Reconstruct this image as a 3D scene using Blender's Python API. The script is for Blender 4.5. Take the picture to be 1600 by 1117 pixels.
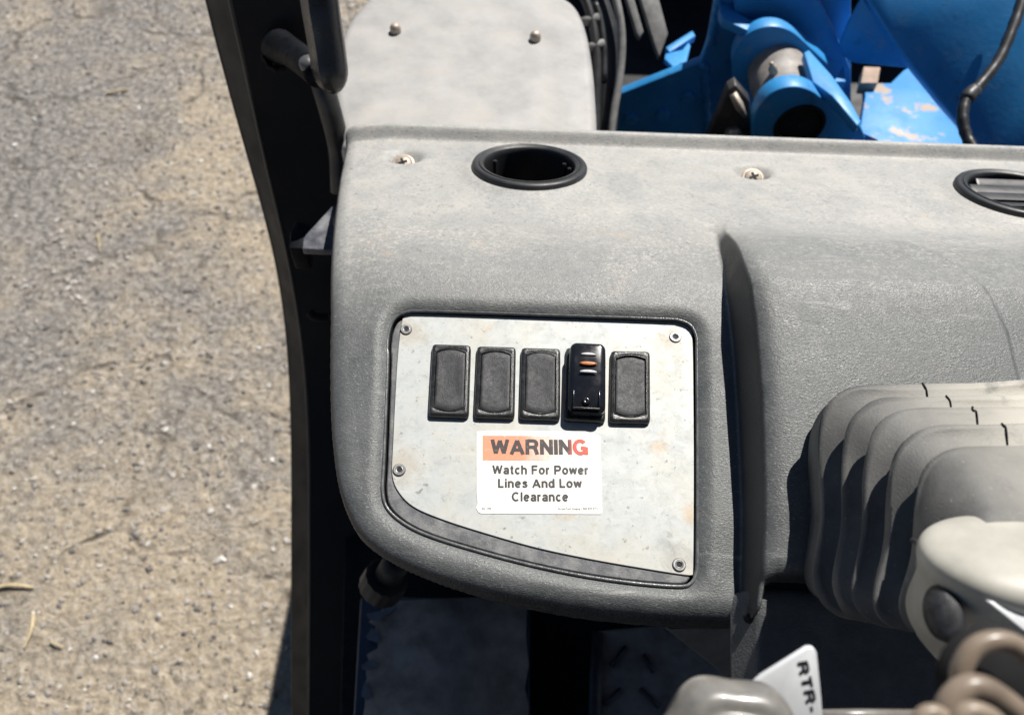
import bpy, bmesh, math, random
import numpy as np
from mathutils import Vector, Matrix
random.seed(7); rng = np.random.default_rng(7)
for o in list(bpy.data.objects): bpy.data.objects.remove(o)
scene = bpy.context.scene
COL = scene.collection
R = math.radians

# ------------------------------------------------------------------ camera
CH = 1.70; PITCH = R(55); ROLL = R(2.1); FPX = 1200.0; IW, IH = 1600.0, 1117.0
CAM = np.array([0.0, 0.0, CH])
_F = np.array([0, math.cos(PITCH), -math.sin(PITCH)])
_R = np.array([1.0, 0, 0]); _U = np.array([0, math.sin(PITCH), math.cos(PITCH)])
CR = math.cos(ROLL)*_R + math.sin(ROLL)*_U
CU = -math.sin(ROLL)*_R + math.cos(ROLL)*_U
CF = _F
cd = bpy.data.cameras.new('camera'); cam = bpy.data.objects.new('camera', cd); COL.objects.link(cam)
cam.matrix_world = Matrix([[CR[0], CU[0], -CF[0], CAM[0]], [CR[1], CU[1], -CF[1], CAM[1]], [CR[2], CU[2], -CF[2], CAM[2]], [0, 0, 0, 1]])
cd.sensor_width = 36; cd.sensor_fit = 'HORIZONTAL'; cd.lens = 36*FPX/IW
cd.clip_start = 0.02; cd.clip_end = 3000
cd.dof.use_dof = True; cd.dof.focus_distance = 0.50; cd.dof.aperture_fstop = 8.0
scene.camera = cam
scene.render.resolution_x = 1024; scene.render.resolution_y = 714

# ------------------------------------------------------------------ light
SUN_EL, SUN_AZ = R(54), R(30)
SUN = Vector((math.cos(SUN_EL)*math.sin(SUN_AZ), math.cos(SUN_EL)*math.cos(SUN_AZ), math.sin(SUN_EL)))
w = bpy.data.worlds.new('World'); scene.world = w; w.use_nodes = True
nt = w.node_tree; bg = nt.nodes['Background']
sky = nt.nodes.new('ShaderNodeTexSky'); sky.sky_type = 'NISHITA'; sky.sun_disc = False
sky.sun_elevation = SUN_EL; sky.sun_rotation = SUN_AZ; sky.air_density = 0.8; sky.dust_density = 0.3; sky.altitude = 1500
nt.links.new(sky.outputs[0], bg.inputs[0]); bg.inputs[1].default_value = 0.05
sl = bpy.data.lights.new('sun', 'SUN'); so = bpy.data.objects.new('sun', sl); COL.objects.link(so)
sl.energy = 5.0; sl.angle = R(0.53); sl.color = (1.0, 0.955, 0.89)
so.rotation_euler = SUN.to_track_quat('Z', 'Y').to_euler(); so.location = (0, 0, 6)
scene.view_settings.view_transform = 'Standard'; scene.view_settings.look = 'None'
scene.view_settings.exposure = 0.32; scene.view_settings.gamma = 1.0

# ------------------------------------------------------------------ helpers
def ray(px, py):
    return CF + (px-800)/FPX*CR + (558.5-py)/FPX*CU
def at(px, py, d):                       # point at depth d in front of the lens
    return CAM + ray(px, py)*d
def on_plane(px, py, p, n):
    D = ray(px, py); n = np.asarray(n, float)
    return CAM + D*(np.dot(np.asarray(p)-CAM, n)/np.dot(D, n))
def on_z(px, py, z): return on_plane(px, py, (0, 0, z), (0, 0, 1))
def on_y(px, py, y): return on_plane(px, py, (0, y, 0), (0, 1, 0))
def to_px(P):
    q = np.asarray(P)-CAM; d = q@CF
    return 800+FPX*(q@CR)/d, 558.5-FPX*(q@CU)/d, d
def unit(v): v = np.asarray(v, float); return v/np.linalg.norm(v)

def thing(name, label, cat, loc, group=None):
    o = bpy.data.objects.new(name, None); COL.objects.link(o); o.location = loc
    o.empty_display_size = 0.05
    o['label'] = label; o['category'] = cat
    if group: o['group'] = group
    return o
def root_loc(p):
    l = Vector((0, 0, 0))
    while p is not None: l = l + p.location; p = p.parent
    return np.array(l)
def mesh(name, verts, faces, mat, parent=None, smooth=True, bevel=0, bseg=2, subd=0, solid=0, auto=None):
    v = np.asarray(verts, float).reshape(-1, 3)
    off = root_loc(parent)
    loc = None
    if parent is None:
        off = np.array([v[:, 0].mean(), v[:, 1].mean(), v[:, 2].min()]); loc = off
    me = bpy.data.meshes.new(name); me.from_pydata((v-off).tolist(), [], faces); me.validate(); me.update()
    o = bpy.data.objects.new(name, me); COL.objects.link(o)
    if loc is not None: o.location = loc
    o.parent = parent
    me.materials.append(mat)
    bm = bmesh.new(); bm.from_mesh(me); bmesh.ops.recalc_face_normals(bm, faces=bm.faces); bm.to_mesh(me); bm.free()
    if smooth:
        me.polygons.foreach_set('use_smooth', [True]*len(me.polygons))
    if solid:
        m = o.modifiers.new('solid', 'SOLIDIFY'); m.thickness = solid; m.offset = -1
    if bevel:
        m = o.modifiers.new('bevel', 'BEVEL'); m.width = bevel; m.segments = bseg; m.limit_method = 'ANGLE'; m.angle_limit = R(35)
        m.harden_normals = False
    if subd:
        m = o.modifiers.new('subd', 'SUBSURF'); m.levels = subd; m.render_levels = subd
    if smooth and (bevel or auto):
        me.set_sharp_from_angle(angle=auto or R(50)) if not bevel else None
        if auto: me.set_sharp_from_angle(angle=auto)
    return o
def tag(o, label, cat, group=None):
    o['label'] = label; o['category'] = cat
    if group: o['group'] = group
    return o
def prism(pts, off):                      # pts: 3-D polygon; off: extrusion vector
    p = np.asarray(pts, float); n = len(p); off = np.asarray(off, float)
    v = np.vstack([p, p+off]); f = [list(range(n)), list(range(2*n-1, n-1, -1))]
    for i in range(n): j = (i+1) % n; f.append([i, j, n+j, n+i])
    return v, f
def loft(loops, cap0=True, cap1=True, closed=True):
    n = len(loops[0]); v = np.vstack(loops); f = []
    for k in range(len(loops)-1):
        for i in range(n if closed else n-1):
            j = (i+1) % n; f.append([k*n+i, k*n+j, (k+1)*n+j, (k+1)*n+i])
    if cap0: f.append(list(range(n))[::-1])
    if cap1: f.append([(len(loops)-1)*n+i for i in range(n)])
    return v, f
def tube(pts, rad, seg=12, caps=True, flat=1.0, ref=None):
    p = np.asarray(pts, float); n = len(p)
    rad = np.broadcast_to(np.asarray(rad, float), (n,))
    t = np.gradient(p, axis=0); t /= np.linalg.norm(t, axis=1)[:, None]
    a = np.array(ref if ref is not None else (0.123, 0.3, 1.0), float)
    loops = []
    nrm = unit(np.cross(t[0], a))
    for i in range(n):
        nrm = unit(nrm-np.dot(nrm, t[i])*t[i]); b = np.cross(t[i], nrm)
        th = np.arange(seg)*2*math.pi/seg
        loops.append(p[i]+rad[i]*(np.cos(th)[:, None]*nrm+flat*np.sin(th)[:, None]*b))
    return loft(loops, caps, caps)
def spline(pts, n=40):                    # Catmull-Rom through points
    p = np.asarray(pts, float); p = np.vstack([2*p[0]-p[1], p, 2*p[-1]-p[-2]]); out = []
    m = len(p)-3
    for s in np.linspace(0, m-1e-6, n):
        i = int(s); t = s-i; a, b, c, d = p[i:i+4]
        out.append(0.5*((2*b)+(-a+c)*t+(2*a-5*b+4*c-d)*t*t+(-a+3*b-3*c+d)*t**3))
    return np.array(out)
def lathe(prof, o, ax, ex, seg=48, caps=(False, False)):
    ax = unit(ax); ex = unit(np.asarray(ex, float)-np.dot(ex, ax)*ax); ey = np.cross(ax, ex)
    th = np.arange(seg)*2*math.pi/seg
    c = np.cos(th)[:, None]*ex+np.sin(th)[:, None]*ey
    return loft([np.asarray(o)+r*c+h*ax for r, h in prof], *caps)
def join(*vf):
    V = []; Fc = []; n = 0
    for v, f in vf:
        V.append(np.asarray(v)); Fc += [[i+n for i in q] for q in f]; n += len(v)
    return np.vstack(V), Fc
def sstep(x, a, b):
    t = np.clip((x-a)/(b-a), 0, 1); return t*t*(3-2*t)

# ------------------------------------------------------------------ materials
def new_mat(name):
    m = bpy.data.materials.new(name); m.use_nodes = True
    return m, m.node_tree, m.node_tree.nodes['Principled BSDF']
def nd(t, kind, **kw):
    n = t.nodes.new(kind)
    for k, v in kw.items():
        if k in n.inputs: n.inputs[k].default_value = v
        else: setattr(n, k, v)
    return n
def noise(t, co, scale, detail=4, rough=0.6, dist=0.0):
    n = nd(t, 'ShaderNodeTexNoise', Scale=scale, Detail=detail, Roughness=rough, Distortion=dist)
    t.links.new(co, n.inputs['Vector']); return n.outputs['Fac']
def ramp(t, fac, stops):
    r = t.nodes.new('ShaderNodeValToRGB'); el = r.color_ramp.elements
    while len(el) < len(stops): el.new(0.5)
    for e, (p, c) in zip(el, stops):
        e.position = p; e.color = (*c, 1) if len(c) == 3 else c
    t.links.new(fac, r.inputs['Fac']); return r.outputs['Color']
def g(x): return (x, x, x)
def mix(t, fac, a, b, mode='MIX'):
    m = t.nodes.new('ShaderNodeMix'); m.data_type = 'RGBA'; m.blend_type = mode
    if isinstance(fac, (int, float)): m.inputs[0].default_value = fac
    else: t.links.new(fac, m.inputs[0])
    for s, k in ((a, 6), (b, 7)):
        if isinstance(s, tuple): m.inputs[k].default_value = (*s, 1)
        else: t.links.new(s, m.inputs[k])
    return m.outputs[2]
def math_(t, op, a, b=None):
    m = t.nodes.new('ShaderNodeMath'); m.operation = op
    for s, k in ((a, 0), (b, 1)):
        if s is None: continue
        if isinstance(s, (int, float)): m.inputs[k].default_value = s
        else: t.links.new(s, m.inputs[k])
    return m.outputs[0]
def bump(t, b, h, strength, dist):
    n = nd(t, 'ShaderNodeBump', Strength=strength, Distance=dist); t.links.new(h, n.inputs['Height'])
    t.links.new(n.outputs[0], b.inputs['Normal']); return n
def coord(t): return nd(t, 'ShaderNodeTexCoord').outputs['Object']
def simple(name, c, rough=0.5, metal=0.0, var=0.25, scale=40, dust=None, dust_amt=0.4, bmp=0.0, bscale=300, spec=0.5, coat=0):
    m, t, b = new_mat(name); co = coord(t)
    n1 = noise(t, co, scale, 5)
    col = ramp(t, n1, [(0.3, tuple(x*(1-var) for x in c)), (0.7, tuple(min(1, x*(1+var)) for x in c))])
    if dust:
        n2 = noise(t, co, scale*0.6+7, 6, 0.7)
        f = ramp(t, n2, [(0.45, g(0)), (0.75, g(dust_amt))])
        col = mix(t, f, col, dust)
    t.links.new(col, b.inputs['Base Color'])
    b.inputs['Roughness'].default_value = rough; b.inputs['Metallic'].default_value = metal
    b.inputs['Specular IOR Level'].default_value = spec; b.inputs['Coat Weight'].default_value = coat
    rr = ramp(t, noise(t, co, scale*1.7, 4), [(0.3, g(max(0, rough-0.1))), (0.7, g(min(1, rough+0.12)))])
    t.links.new(rr, b.inputs['Roughness'])
    if bmp: bump(t, b, noise(t, co, bscale, 3), bmp, 0.001)
    return m

def mat_dash():
    m, t, b = new_mat('dashboard_plastic'); co = coord(t)
    big = noise(t, co, 7, 5, 0.55, 0.2); mid = noise(t, co, 60, 6, 0.72); fine = noise(t, co, 520, 3, 0.7); pat = noise(t, co, 24, 7, 0.72, 0.5)
    base = ramp(t, mid, [(0.3, (0.082, 0.090, 0.092)), (0.72, (0.128, 0.136, 0.137))])
    sep = nd(t, 'ShaderNodeSeparateXYZ'); t.links.new(co, sep.inputs[0])
    # road dust settled on the hood
    hood = nd(t, 'ShaderNodeMapRange'); t.links.new(sep.outputs['Y'], hood.inputs[0])
    hood.inputs[1].default_value = 0.15; hood.inputs[2].default_value = 0.31; hood.inputs[3].default_value = 0.03; hood.inputs[4].default_value = 0.90
    f1 = ramp(t, big, [(0.32, g(0.85)), (0.68, g(1.0))])
    f2 = ramp(t, pat, [(0.34, g(0.78)), (0.62, g(1.0))])
    f = math_(t, 'MULTIPLY', hood.outputs[0], f1); f = math_(t, 'MULTIPLY', f, f2)
    col = mix(t, f, base, ramp(t, pat, [(0.35, (0.44, 0.442, 0.43)), (0.65, (0.49, 0.475, 0.44))]))
    sp = ramp(t, fine, [(0.60, g(0)), (0.72, g(0.40))]); col = mix(t, sp, col, (0.52, 0.51, 0.48))
    sd = ramp(t, noise(t, co, 380, 3, 0.7), [(0.30, g(0.5)), (0.42, g(0))]); col = mix(t, sd, col, (0.085, 0.09, 0.09))
    st = ramp(t, noise(t, co, 27, 4, 0.6), [(0.64, g(0)), (0.74, g(0.40))]); col = mix(t, math_(t, 'MULTIPLY', st, ramp(t, hood.outputs[0], [(0.1, g(0.25)), (0.6, g(1))])), col, (0.50, 0.40, 0.30))
    gr_ = math_(t, 'MULTIPLY', ramp(t, noise(t, co, 260, 5, 0.8), [(0.48, g(0)), (0.62, g(0.75))]), math_(t, 'MULTIPLY', ramp(t, hood.outputs[0], [(0.05, g(0.08)), (0.6, g(0.8))]), ramp(t, noise(t, co, 13, 6, 0.7, 0.6), [(0.42, g(0.15)), (0.6, g(1))])))
    col = mix(t, gr_, col, (0.56, 0.545, 0.51))
    gk = math_(t, 'MULTIPLY', ramp(t, noise(t, co, 190, 5, 0.8, 0.5), [(0.36, g(0.6)), (0.45, g(0))]), math_(t, 'MULTIPLY', ramp(t, hood.outputs[0], [(0.05, g(0.15)), (0.6, g(0.8))]), ramp(t, noise(t, co, 15, 6, 0.7, 0.6), [(0.44, g(1)), (0.6, g(0.1))])))
    col = mix(t, gk, col, (0.16, 0.158, 0.15))
    ck = ramp(t, noise(t, co, 41, 6, 0.75), [(0.62, g(0)), (0.70, g(0.35))]); col = mix(t, ck, col, (0.16, 0.165, 0.165))
    mp = nd(t, 'ShaderNodeMapping'); mp.inputs['Scale'].default_value = (14, 110, 40); mp.inputs['Rotation'].default_value = (0, 0, 0.35)
    t.links.new(co, mp.inputs[0])
    sc = ramp(t, noise(t, mp.outputs[0], 1.0, 5, 0.7, 0.8), [(0.60, g(0)), (0.70, g(0.25))]); col = mix(t, sc, col, (0.50, 0.49, 0.47))
    # steep faces: dust-free plastic, painted near-black to deepen the shade there
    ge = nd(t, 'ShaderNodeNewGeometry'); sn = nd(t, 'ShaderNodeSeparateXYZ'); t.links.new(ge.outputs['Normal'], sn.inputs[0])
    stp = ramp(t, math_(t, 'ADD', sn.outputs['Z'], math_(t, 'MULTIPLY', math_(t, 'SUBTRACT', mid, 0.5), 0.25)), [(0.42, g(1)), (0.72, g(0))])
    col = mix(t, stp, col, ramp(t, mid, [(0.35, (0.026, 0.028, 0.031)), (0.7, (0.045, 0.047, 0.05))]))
    t.links.new(col, b.inputs['Base Color'])
    rr = ramp(t, mid, [(0.3, g(0.38)), (0.7, g(0.58))]); t.links.new(rr, b.inputs['Roughness'])
    mp2 = nd(t, 'ShaderNodeMapping'); mp2.inputs['Scale'].default_value = (520, 1050, 800); mp2.inputs['Rotation'].default_value = (0, 0, -0.5)
    t.links.new(co, mp2.inputs[0])
    grain = noise(t, mp2.outputs[0], 1.0, 2, 0.5, 0.9)
    hgt = math_(t, 'ADD', grain, math_(t, 'MULTIPLY', fine, 0.45))
    bump(t, b, hgt, 0.8, 0.0005)
    return m
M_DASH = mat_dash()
M_BLACK = simple('black_plastic', (0.022, 0.023, 0.025), 0.45, var=0.3, dust=(0.2, 0.2, 0.19), dust_amt=0.12)
M_VOID = simple('duct_black', (0.006, 0.006, 0.007), 0.9, var=0.1)
M_RUB = simple('rocker_rubber', (0.013, 0.0145, 0.018), 0.5, var=0.3, scale=260, dust=(0.16, 0.16, 0.18), dust_amt=0.30, bmp=0.3, bscale=1600)
M_BEZ = simple('bezel_plastic', (0.020, 0.021, 0.023), 0.30, var=0.25, scale=260, dust=(0.25, 0.25, 0.24), dust_amt=0.22, bmp=0.2, bscale=1500)
M_GLOSS = simple('gloss_black', (0.008, 0.009, 0.012), 0.16, var=0.2, coat=0.4, dust=(0.12, 0.12, 0.12), dust_amt=0.06)
M_POST = simple('black_paint', (0.0075, 0.0080, 0.0105), 0.45, spec=0.25, var=0.25, scale=14, dust=(0.02, 0.02, 0.02), dust_amt=0.08, bmp=0.1, bscale=200)
M_SCREW = simple('dull_steel', (0.34, 0.34, 0.34), 0.42, 0.75, scale=220, dust=(0.30, 0.24, 0.18), dust_amt=0.45)
M_SCREW_T = simple('dusty_screw', (0.46, 0.40, 0.34), 0.55, 0.35, scale=220, dust=(0.45, 0.36, 0.27), dust_amt=0.6)
M_HEX = simple('socket_dark', (0.012, 0.012, 0.012), 0.7)

def mat_alu():
    m, t, b = new_mat('weathered_aluminium'); co = coord(t)
    n1 = noise(t, co, 75, 8, 0.78, 0.5); n2 = noise(t, co, 170, 7, 0.8); n3 = noise(t, co, 19, 6, 0.65, 0.3)
    col = ramp(t, n1, [(0.30, (0.40, 0.42, 0.415)), (0.45, (0.47, 0.495, 0.488)), (0.60, (0.52, 0.54, 0.53)), (0.75, (0.57, 0.58, 0.565))])
    col = mix(t, ramp(t, n3, [(0.46, g(0)), (0.66, g(0.6))]), col, (0.52, 0.485, 0.40))          # yellowed film
    col = mix(t, ramp(t, n2, [(0.53, g(0)), (0.68, g(0.5))]), col, (0.30, 0.305, 0.285))          # grime
    col = mix(t, ramp(t, noise(t, co, 230, 4, 0.7), [(0.63, g(0)), (0.70, g(0.7))]), col, (0.14, 0.14, 0.12))   # specks
    col = mix(t, ramp(t, noise(t, co, 44, 5, 0.7), [(0.66, g(0)), (0.74, g(0.5))]), col, (0.50, 0.38, 0.25))   # rust
    col = mix(t, ramp(t, noise(t, co, 62, 6, 0.75, 0.8), [(0.63, g(0)), (0.70, g(0.55))]), col, (0.22, 0.22, 0.20))
    mp = nd(t, 'ShaderNodeMapping'); mp.inputs['Scale'].default_value = (24, 260, 60); mp.inputs['Rotation'].default_value = (0, 0, 0.6); t.links.new(co, mp.inputs[0])
    col = mix(t, ramp(t, noise(t, mp.outputs[0], 1, 5, 0.75), [(0.60, g(0)), (0.70, g(0.4))]), col, (0.66, 0.66, 0.645))
    for (x, y), r_, cc in zip([(640, 520), (1050, 532), (628, 728), (1061, 876), (1030, 700), (1078, 800)], (0.016, 0.014, 0.018, 0.014, 0.007, 0.009), [(0.42, 0.33, 0.22)]*3+[(0.30, 0.29, 0.26), (0.55, 0.36, 0.18), (0.55, 0.36, 0.18)]):
        pp = lay([uv(x, y, HA)], [HA])[0]-root_loc(dashboard)
        vd = nd(t, 'ShaderNodeVectorMath', operation='DISTANCE'); t.links.new(co, vd.inputs[0]); vd.inputs[1].default_value = pp.tolist()
        q = math_(t, 'ADD', math_(t, 'DIVIDE', vd.outputs['Value'], r_), math_(t, 'MULTIPLY', math_(t, 'SUBTRACT', n1, 0.5), 3.0))
        col = mix(t, ramp(t, q, [(0.2, g(0.42)), (1.0, g(0))]), col, cc)
    t.links.new(col, b.inputs['Base Color']); b.inputs['Metallic'].default_value = 0.10
    t.links.new(ramp(t, n1, [(0.3, g(0.62)), (0.7, g(0.45))]), b.inputs['Roughness'])
    bump(t, b, n2, 0.15, 0.0004)
    return m
M_PBASE = simple('panel_backing', (0.10, 0.105, 0.115), 0.5, scale=120, dust=(0.40, 0.40, 0.38), dust_amt=0.55, bmp=0.2, bscale=900)

def mat_sticker():
    m, t, b = new_mat('sticker_vinyl'); co = coord(t)
    col = ramp(t, noise(t, co, 60, 6, 0.7), [(0.3, (0.78, 0.76, 0.69)), (0.65, (0.90, 0.89, 0.84))])
    col = mix(t, ramp(t, noise(t, co, 260, 3, 0.6), [(0.70, g(0)), (0.80, g(0.5))]), col, (0.4, 0.36, 0.28))
    t.links.new(col, b.inputs['Base Color']); b.inputs['Roughness'].default_value = 0.45; return m
M_STICK = mat_sticker()

# ------------------------------------------------------------------ the dashboard surface
E0, E1 = 8.0, -20.0                       # slope of the switch panel and of the hood, degrees
P0 = CAM + ray(845, 700)/np.linalg.norm(ray(845, 700))*0.50
_vs = np.arange(-0.30, 0.50, 0.0005)
_e = np.radians(E0+(E1-E0)*sstep(_vs, 0.085, 0.185))
_y = np.cumsum(np.cos(_e))*0.0005; _z = np.cumsum(np.sin(_e))*0.0005
_i0 = np.argmin(abs(_vs)); _y += P0[1]-_y[_i0]; _z += P0[2]-_z[_i0]
def prof(v):
    e = np.interp(v, _vs, _e)
    return np.interp(v, _vs, _y), np.interp(v, _vs, _z), e
def dash_pt(u, v, h=0.0):
    u = np.asarray(u, float); y, z, e = prof(v)
    return np.stack([u+0*y, y-h*np.sin(e), z+h*np.cos(e)], -1)
def dash_frame(u, v, h=0.0):
    e = float(prof(v)[2])
    return dash_pt(u, v, h), np.array([1.0, 0, 0]), np.array([0, math.cos(e), math.sin(e)]), np.array([0, -math.sin(e), math.cos(e)])
def uv(px, py, h=0.0):                    # picture point -> dashboard coordinates on the layer h above the skin
    D = ray(px, py); P = dash_pt(np.zeros_like(_vs), _vs, h)
    c = D[1]*(P[:, 2]-CAM[2])-D[2]*(P[:, 1]-CAM[1])
    s = np.where(np.sign(c[:-1]) != np.sign(c[1:]))[0]
    t = [(P[i, 1]-CAM[1])/D[1] for i in s]; k = int(np.argmin(t)); i = s[k]
    fr = c[i]/(c[i]-c[i+1]); v = _vs[i]+fr*0.0005
    p = P[i]*(1-fr)+P[i+1]*fr; tt = np.dot(p[1:]-CAM[1:], D[1:])/np.dot(D[1:], D[1:])
    return np.array([tt*D[0], v])
def uvs(pts, h=0.0): return np.array([uv(x, y, h) for x, y in pts])

V_REAR = uv(900, 222)[1]
SEAM = uvs([(1110, 330), (1121, 380), (1133, 450), (1146, 550), (1153, 650), (1158, 760), (1160, 850), (1160, 940), (1158, 985)], 0)
SEAM = SEAM[np.argsort(SEAM[:, 1])]
def seam_u(v): return np.interp(v, SEAM[:, 1], SEAM[:, 0])
V_S0 = uv(1112, 335)[1]
def raise_h(v):                           # how far the right half stands above the pod
    t = np.clip((V_S0-np.asarray(v)+0.012)/0.150, 0, 1); return (0.042-0.009*sstep(-np.asarray(v), -0.06, 0.10))*t**2*(10*t-15*t*t+6*t**3)**0.4*1.0
OUT = [(541, 205), (537, 240), (529, 280), (521, 340), (516, 400), (514, 480), (513, 560), (514, 640), (518, 700), (527, 760),
       (545, 812), (568, 846), (605, 873), (655, 897), (720, 920), (800, 941), (900, 960), (1000, 971), (1080, 976), (1140, 978)]
OUTUV = uvs(OUT, -0.008)
OUTUV[0, 1] = V_REAR+0.05
vb = OUTUV[-1, 1]
V_BR = -0.083
OUTUV = np.vstack([OUTUV, [[seam_u(vb)+0.003, vb+0.0005], [seam_u(vb)+0.007, vb+0.004], [seam_u(vb)+0.0095, V_BR-0.012], [seam_u(vb)+0.0115, V_BR-0.002], [seam_u(vb)+0.016, V_BR], [0.75, V_BR], [0.75, V_REAR+0.05]]])
BASE_PX = [(605, 545), (608, 516), (617, 496), (635, 487), (668, 485.5), (850, 491.5), (1038, 498), (1064, 500.5), (1080, 508), (1088, 524), (1089, 550), (1090, 720), (1089.5, 870), (1087, 896), (1080, 909), (1062, 914), (994, 909), (915, 898), (836, 882), (758, 862), (679, 838), (635, 818), (606, 793), (598, 764), (600, 716), (606, 560)]
POCK = uvs(BASE_PX, -0.004)
STEP = uvs([(1395, 335), (1440, 375), (1490, 425), (1530, 475), (1556, 530), (1570, 590)], 0.03)
VENT1 = (uv(827, 268), 0.0535); VENT2 = (uv(1590, 311), 0.0545)
DIMP = [uv(631, 246), uv(1178, 270)]

def sdf(poly, U, V):
    p = poly; q = np.roll(p, -1, 0)
    best = np.full(U.shape, 1e9); cu = np.zeros(U.shape); cv = np.zeros(U.shape); ins = np.zeros(U.shape, bool)
    for a, b in zip(p, q):
        d = b-a; L = d@d
        t = np.clip(((U-a[0])*d[0]+(V-a[1])*d[1])/L, 0, 1)
        x = a[0]+t*d[0]; y = a[1]+t*d[1]; r = (U-x)**2+(V-y)**2
        m = r < best; best = np.where(m, r, best); cu = np.where(m, x, cu); cv = np.where(m, y, cv)
        c = ((a[1] > V) != (b[1] > V)) & (U < (b[0]-a[0])*(V-a[1])/(b[1]-a[1]+1e-12)+a[0]); ins ^= c
    return np.where(ins, 1, -1)*np.sqrt(best), cu, cv
def smooth_poly(p, n=240):
    """closed Catmull-Rom, evenly spread"""
    q = np.vstack([p[-1:], p, p[:2]]); out = []
    for i in range(len(p)):
        a, b, c, d = q[i:i+4]
        for t in np.linspace(0, 1, 10, endpoint=False):
            out.append(0.5*((2*b)+(-a+c)*t+(2*a-5*b+4*c-d)*t*t+(-a+3*b-3*c+d)*t**3))
    out = np.array(out); L = np.r_[0, np.cumsum(np.linalg.norm(np.diff(np.vstack([out, out[:1]]), axis=0), axis=1))]
    s = np.linspace(0, L[-1], n, endpoint=False); oo = np.vstack([out, out[:1]])
    return np.stack([np.interp(s, L, oo[:, 0]), np.interp(s, L, oo[:, 1])], -1)
_oi = OUTUV[:20]
_osm = spline(np.c_[_oi, np.zeros(20)], 160)[:, :2]
OUTS = np.vstack([_osm, OUTUV[20:]])

def dash_h(U, V):
    h = np.zeros_like(U)
    s = U-seam_u(V); run = 0.0050+0.016*np.exp(-np.clip(V_S0-V, 0, None)/0.022)
    x = s/run
    stepf = np.where(x < 0, 0, np.where(x < 1, 0.82*x, 0.82+0.18*(1-np.exp(-(x-1)*0.9))))
    stepf = np.where(s < -0.0001, 0, stepf)
    h += raise_h(V)*stepf
    # shallow valley left of the seam, so that the pod crowns a little
    sd, _, _ = sdf(OUTS, U, V)
    r = 0.013+0.014*sstep(-V, 0.07, 0.135)
    q = np.clip(sd, 0, None); h -= np.where(q < r, r-np.sqrt(np.maximum(r*r-(r-q)**2, 0)), 0)*0.9
    # crown towards the edges
    h -= 0.004*(1-sstep(q, 0, 0.05))
    # rear upstand
    h += 0.0125*sstep(V, V_REAR-0.0145, V_REAR-0.0025)
    # pocket rim
    sp, _, _ = sdf(POCKS, U, V)
    wv = 0.011; o = np.clip(-sp, 0, None)
    h -= 0.0052*np.where(o < wv, (1-o/wv)**2, 0)*(sp <= 0) + (sp > 0)*0.0052
    for (c, rad) in (VENT1, VENT2):
        d = np.hypot(U-c[0], V-c[1])
        h += 0.0035*np.exp(-((d-rad)/0.010)**2)
        h -= 0.06*(1-sstep(d, rad-0.011, rad-0.0095))
    for c in DIMP:
        d2 = (U-c[0])**2+((V-c[1]-0.004))**2; h -= 0.0115*np.exp(-(d2/(2*0.0105**2))**1.7)
    # small moulded step on the right
    su = np.interp(V, STEP[::-1, 1], STEP[::-1, 0]); ok = sstep(V, STEP[-1, 1]-0.02, STEP[-1, 1])*(1-sstep(V, STEP[0, 1]-0.02, STEP[0, 1]+0.004))
    h -= 0.0022*sstep(U, su, su+0.0016)*ok
    return h
POCKS = smooth_poly(POCK)

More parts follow.
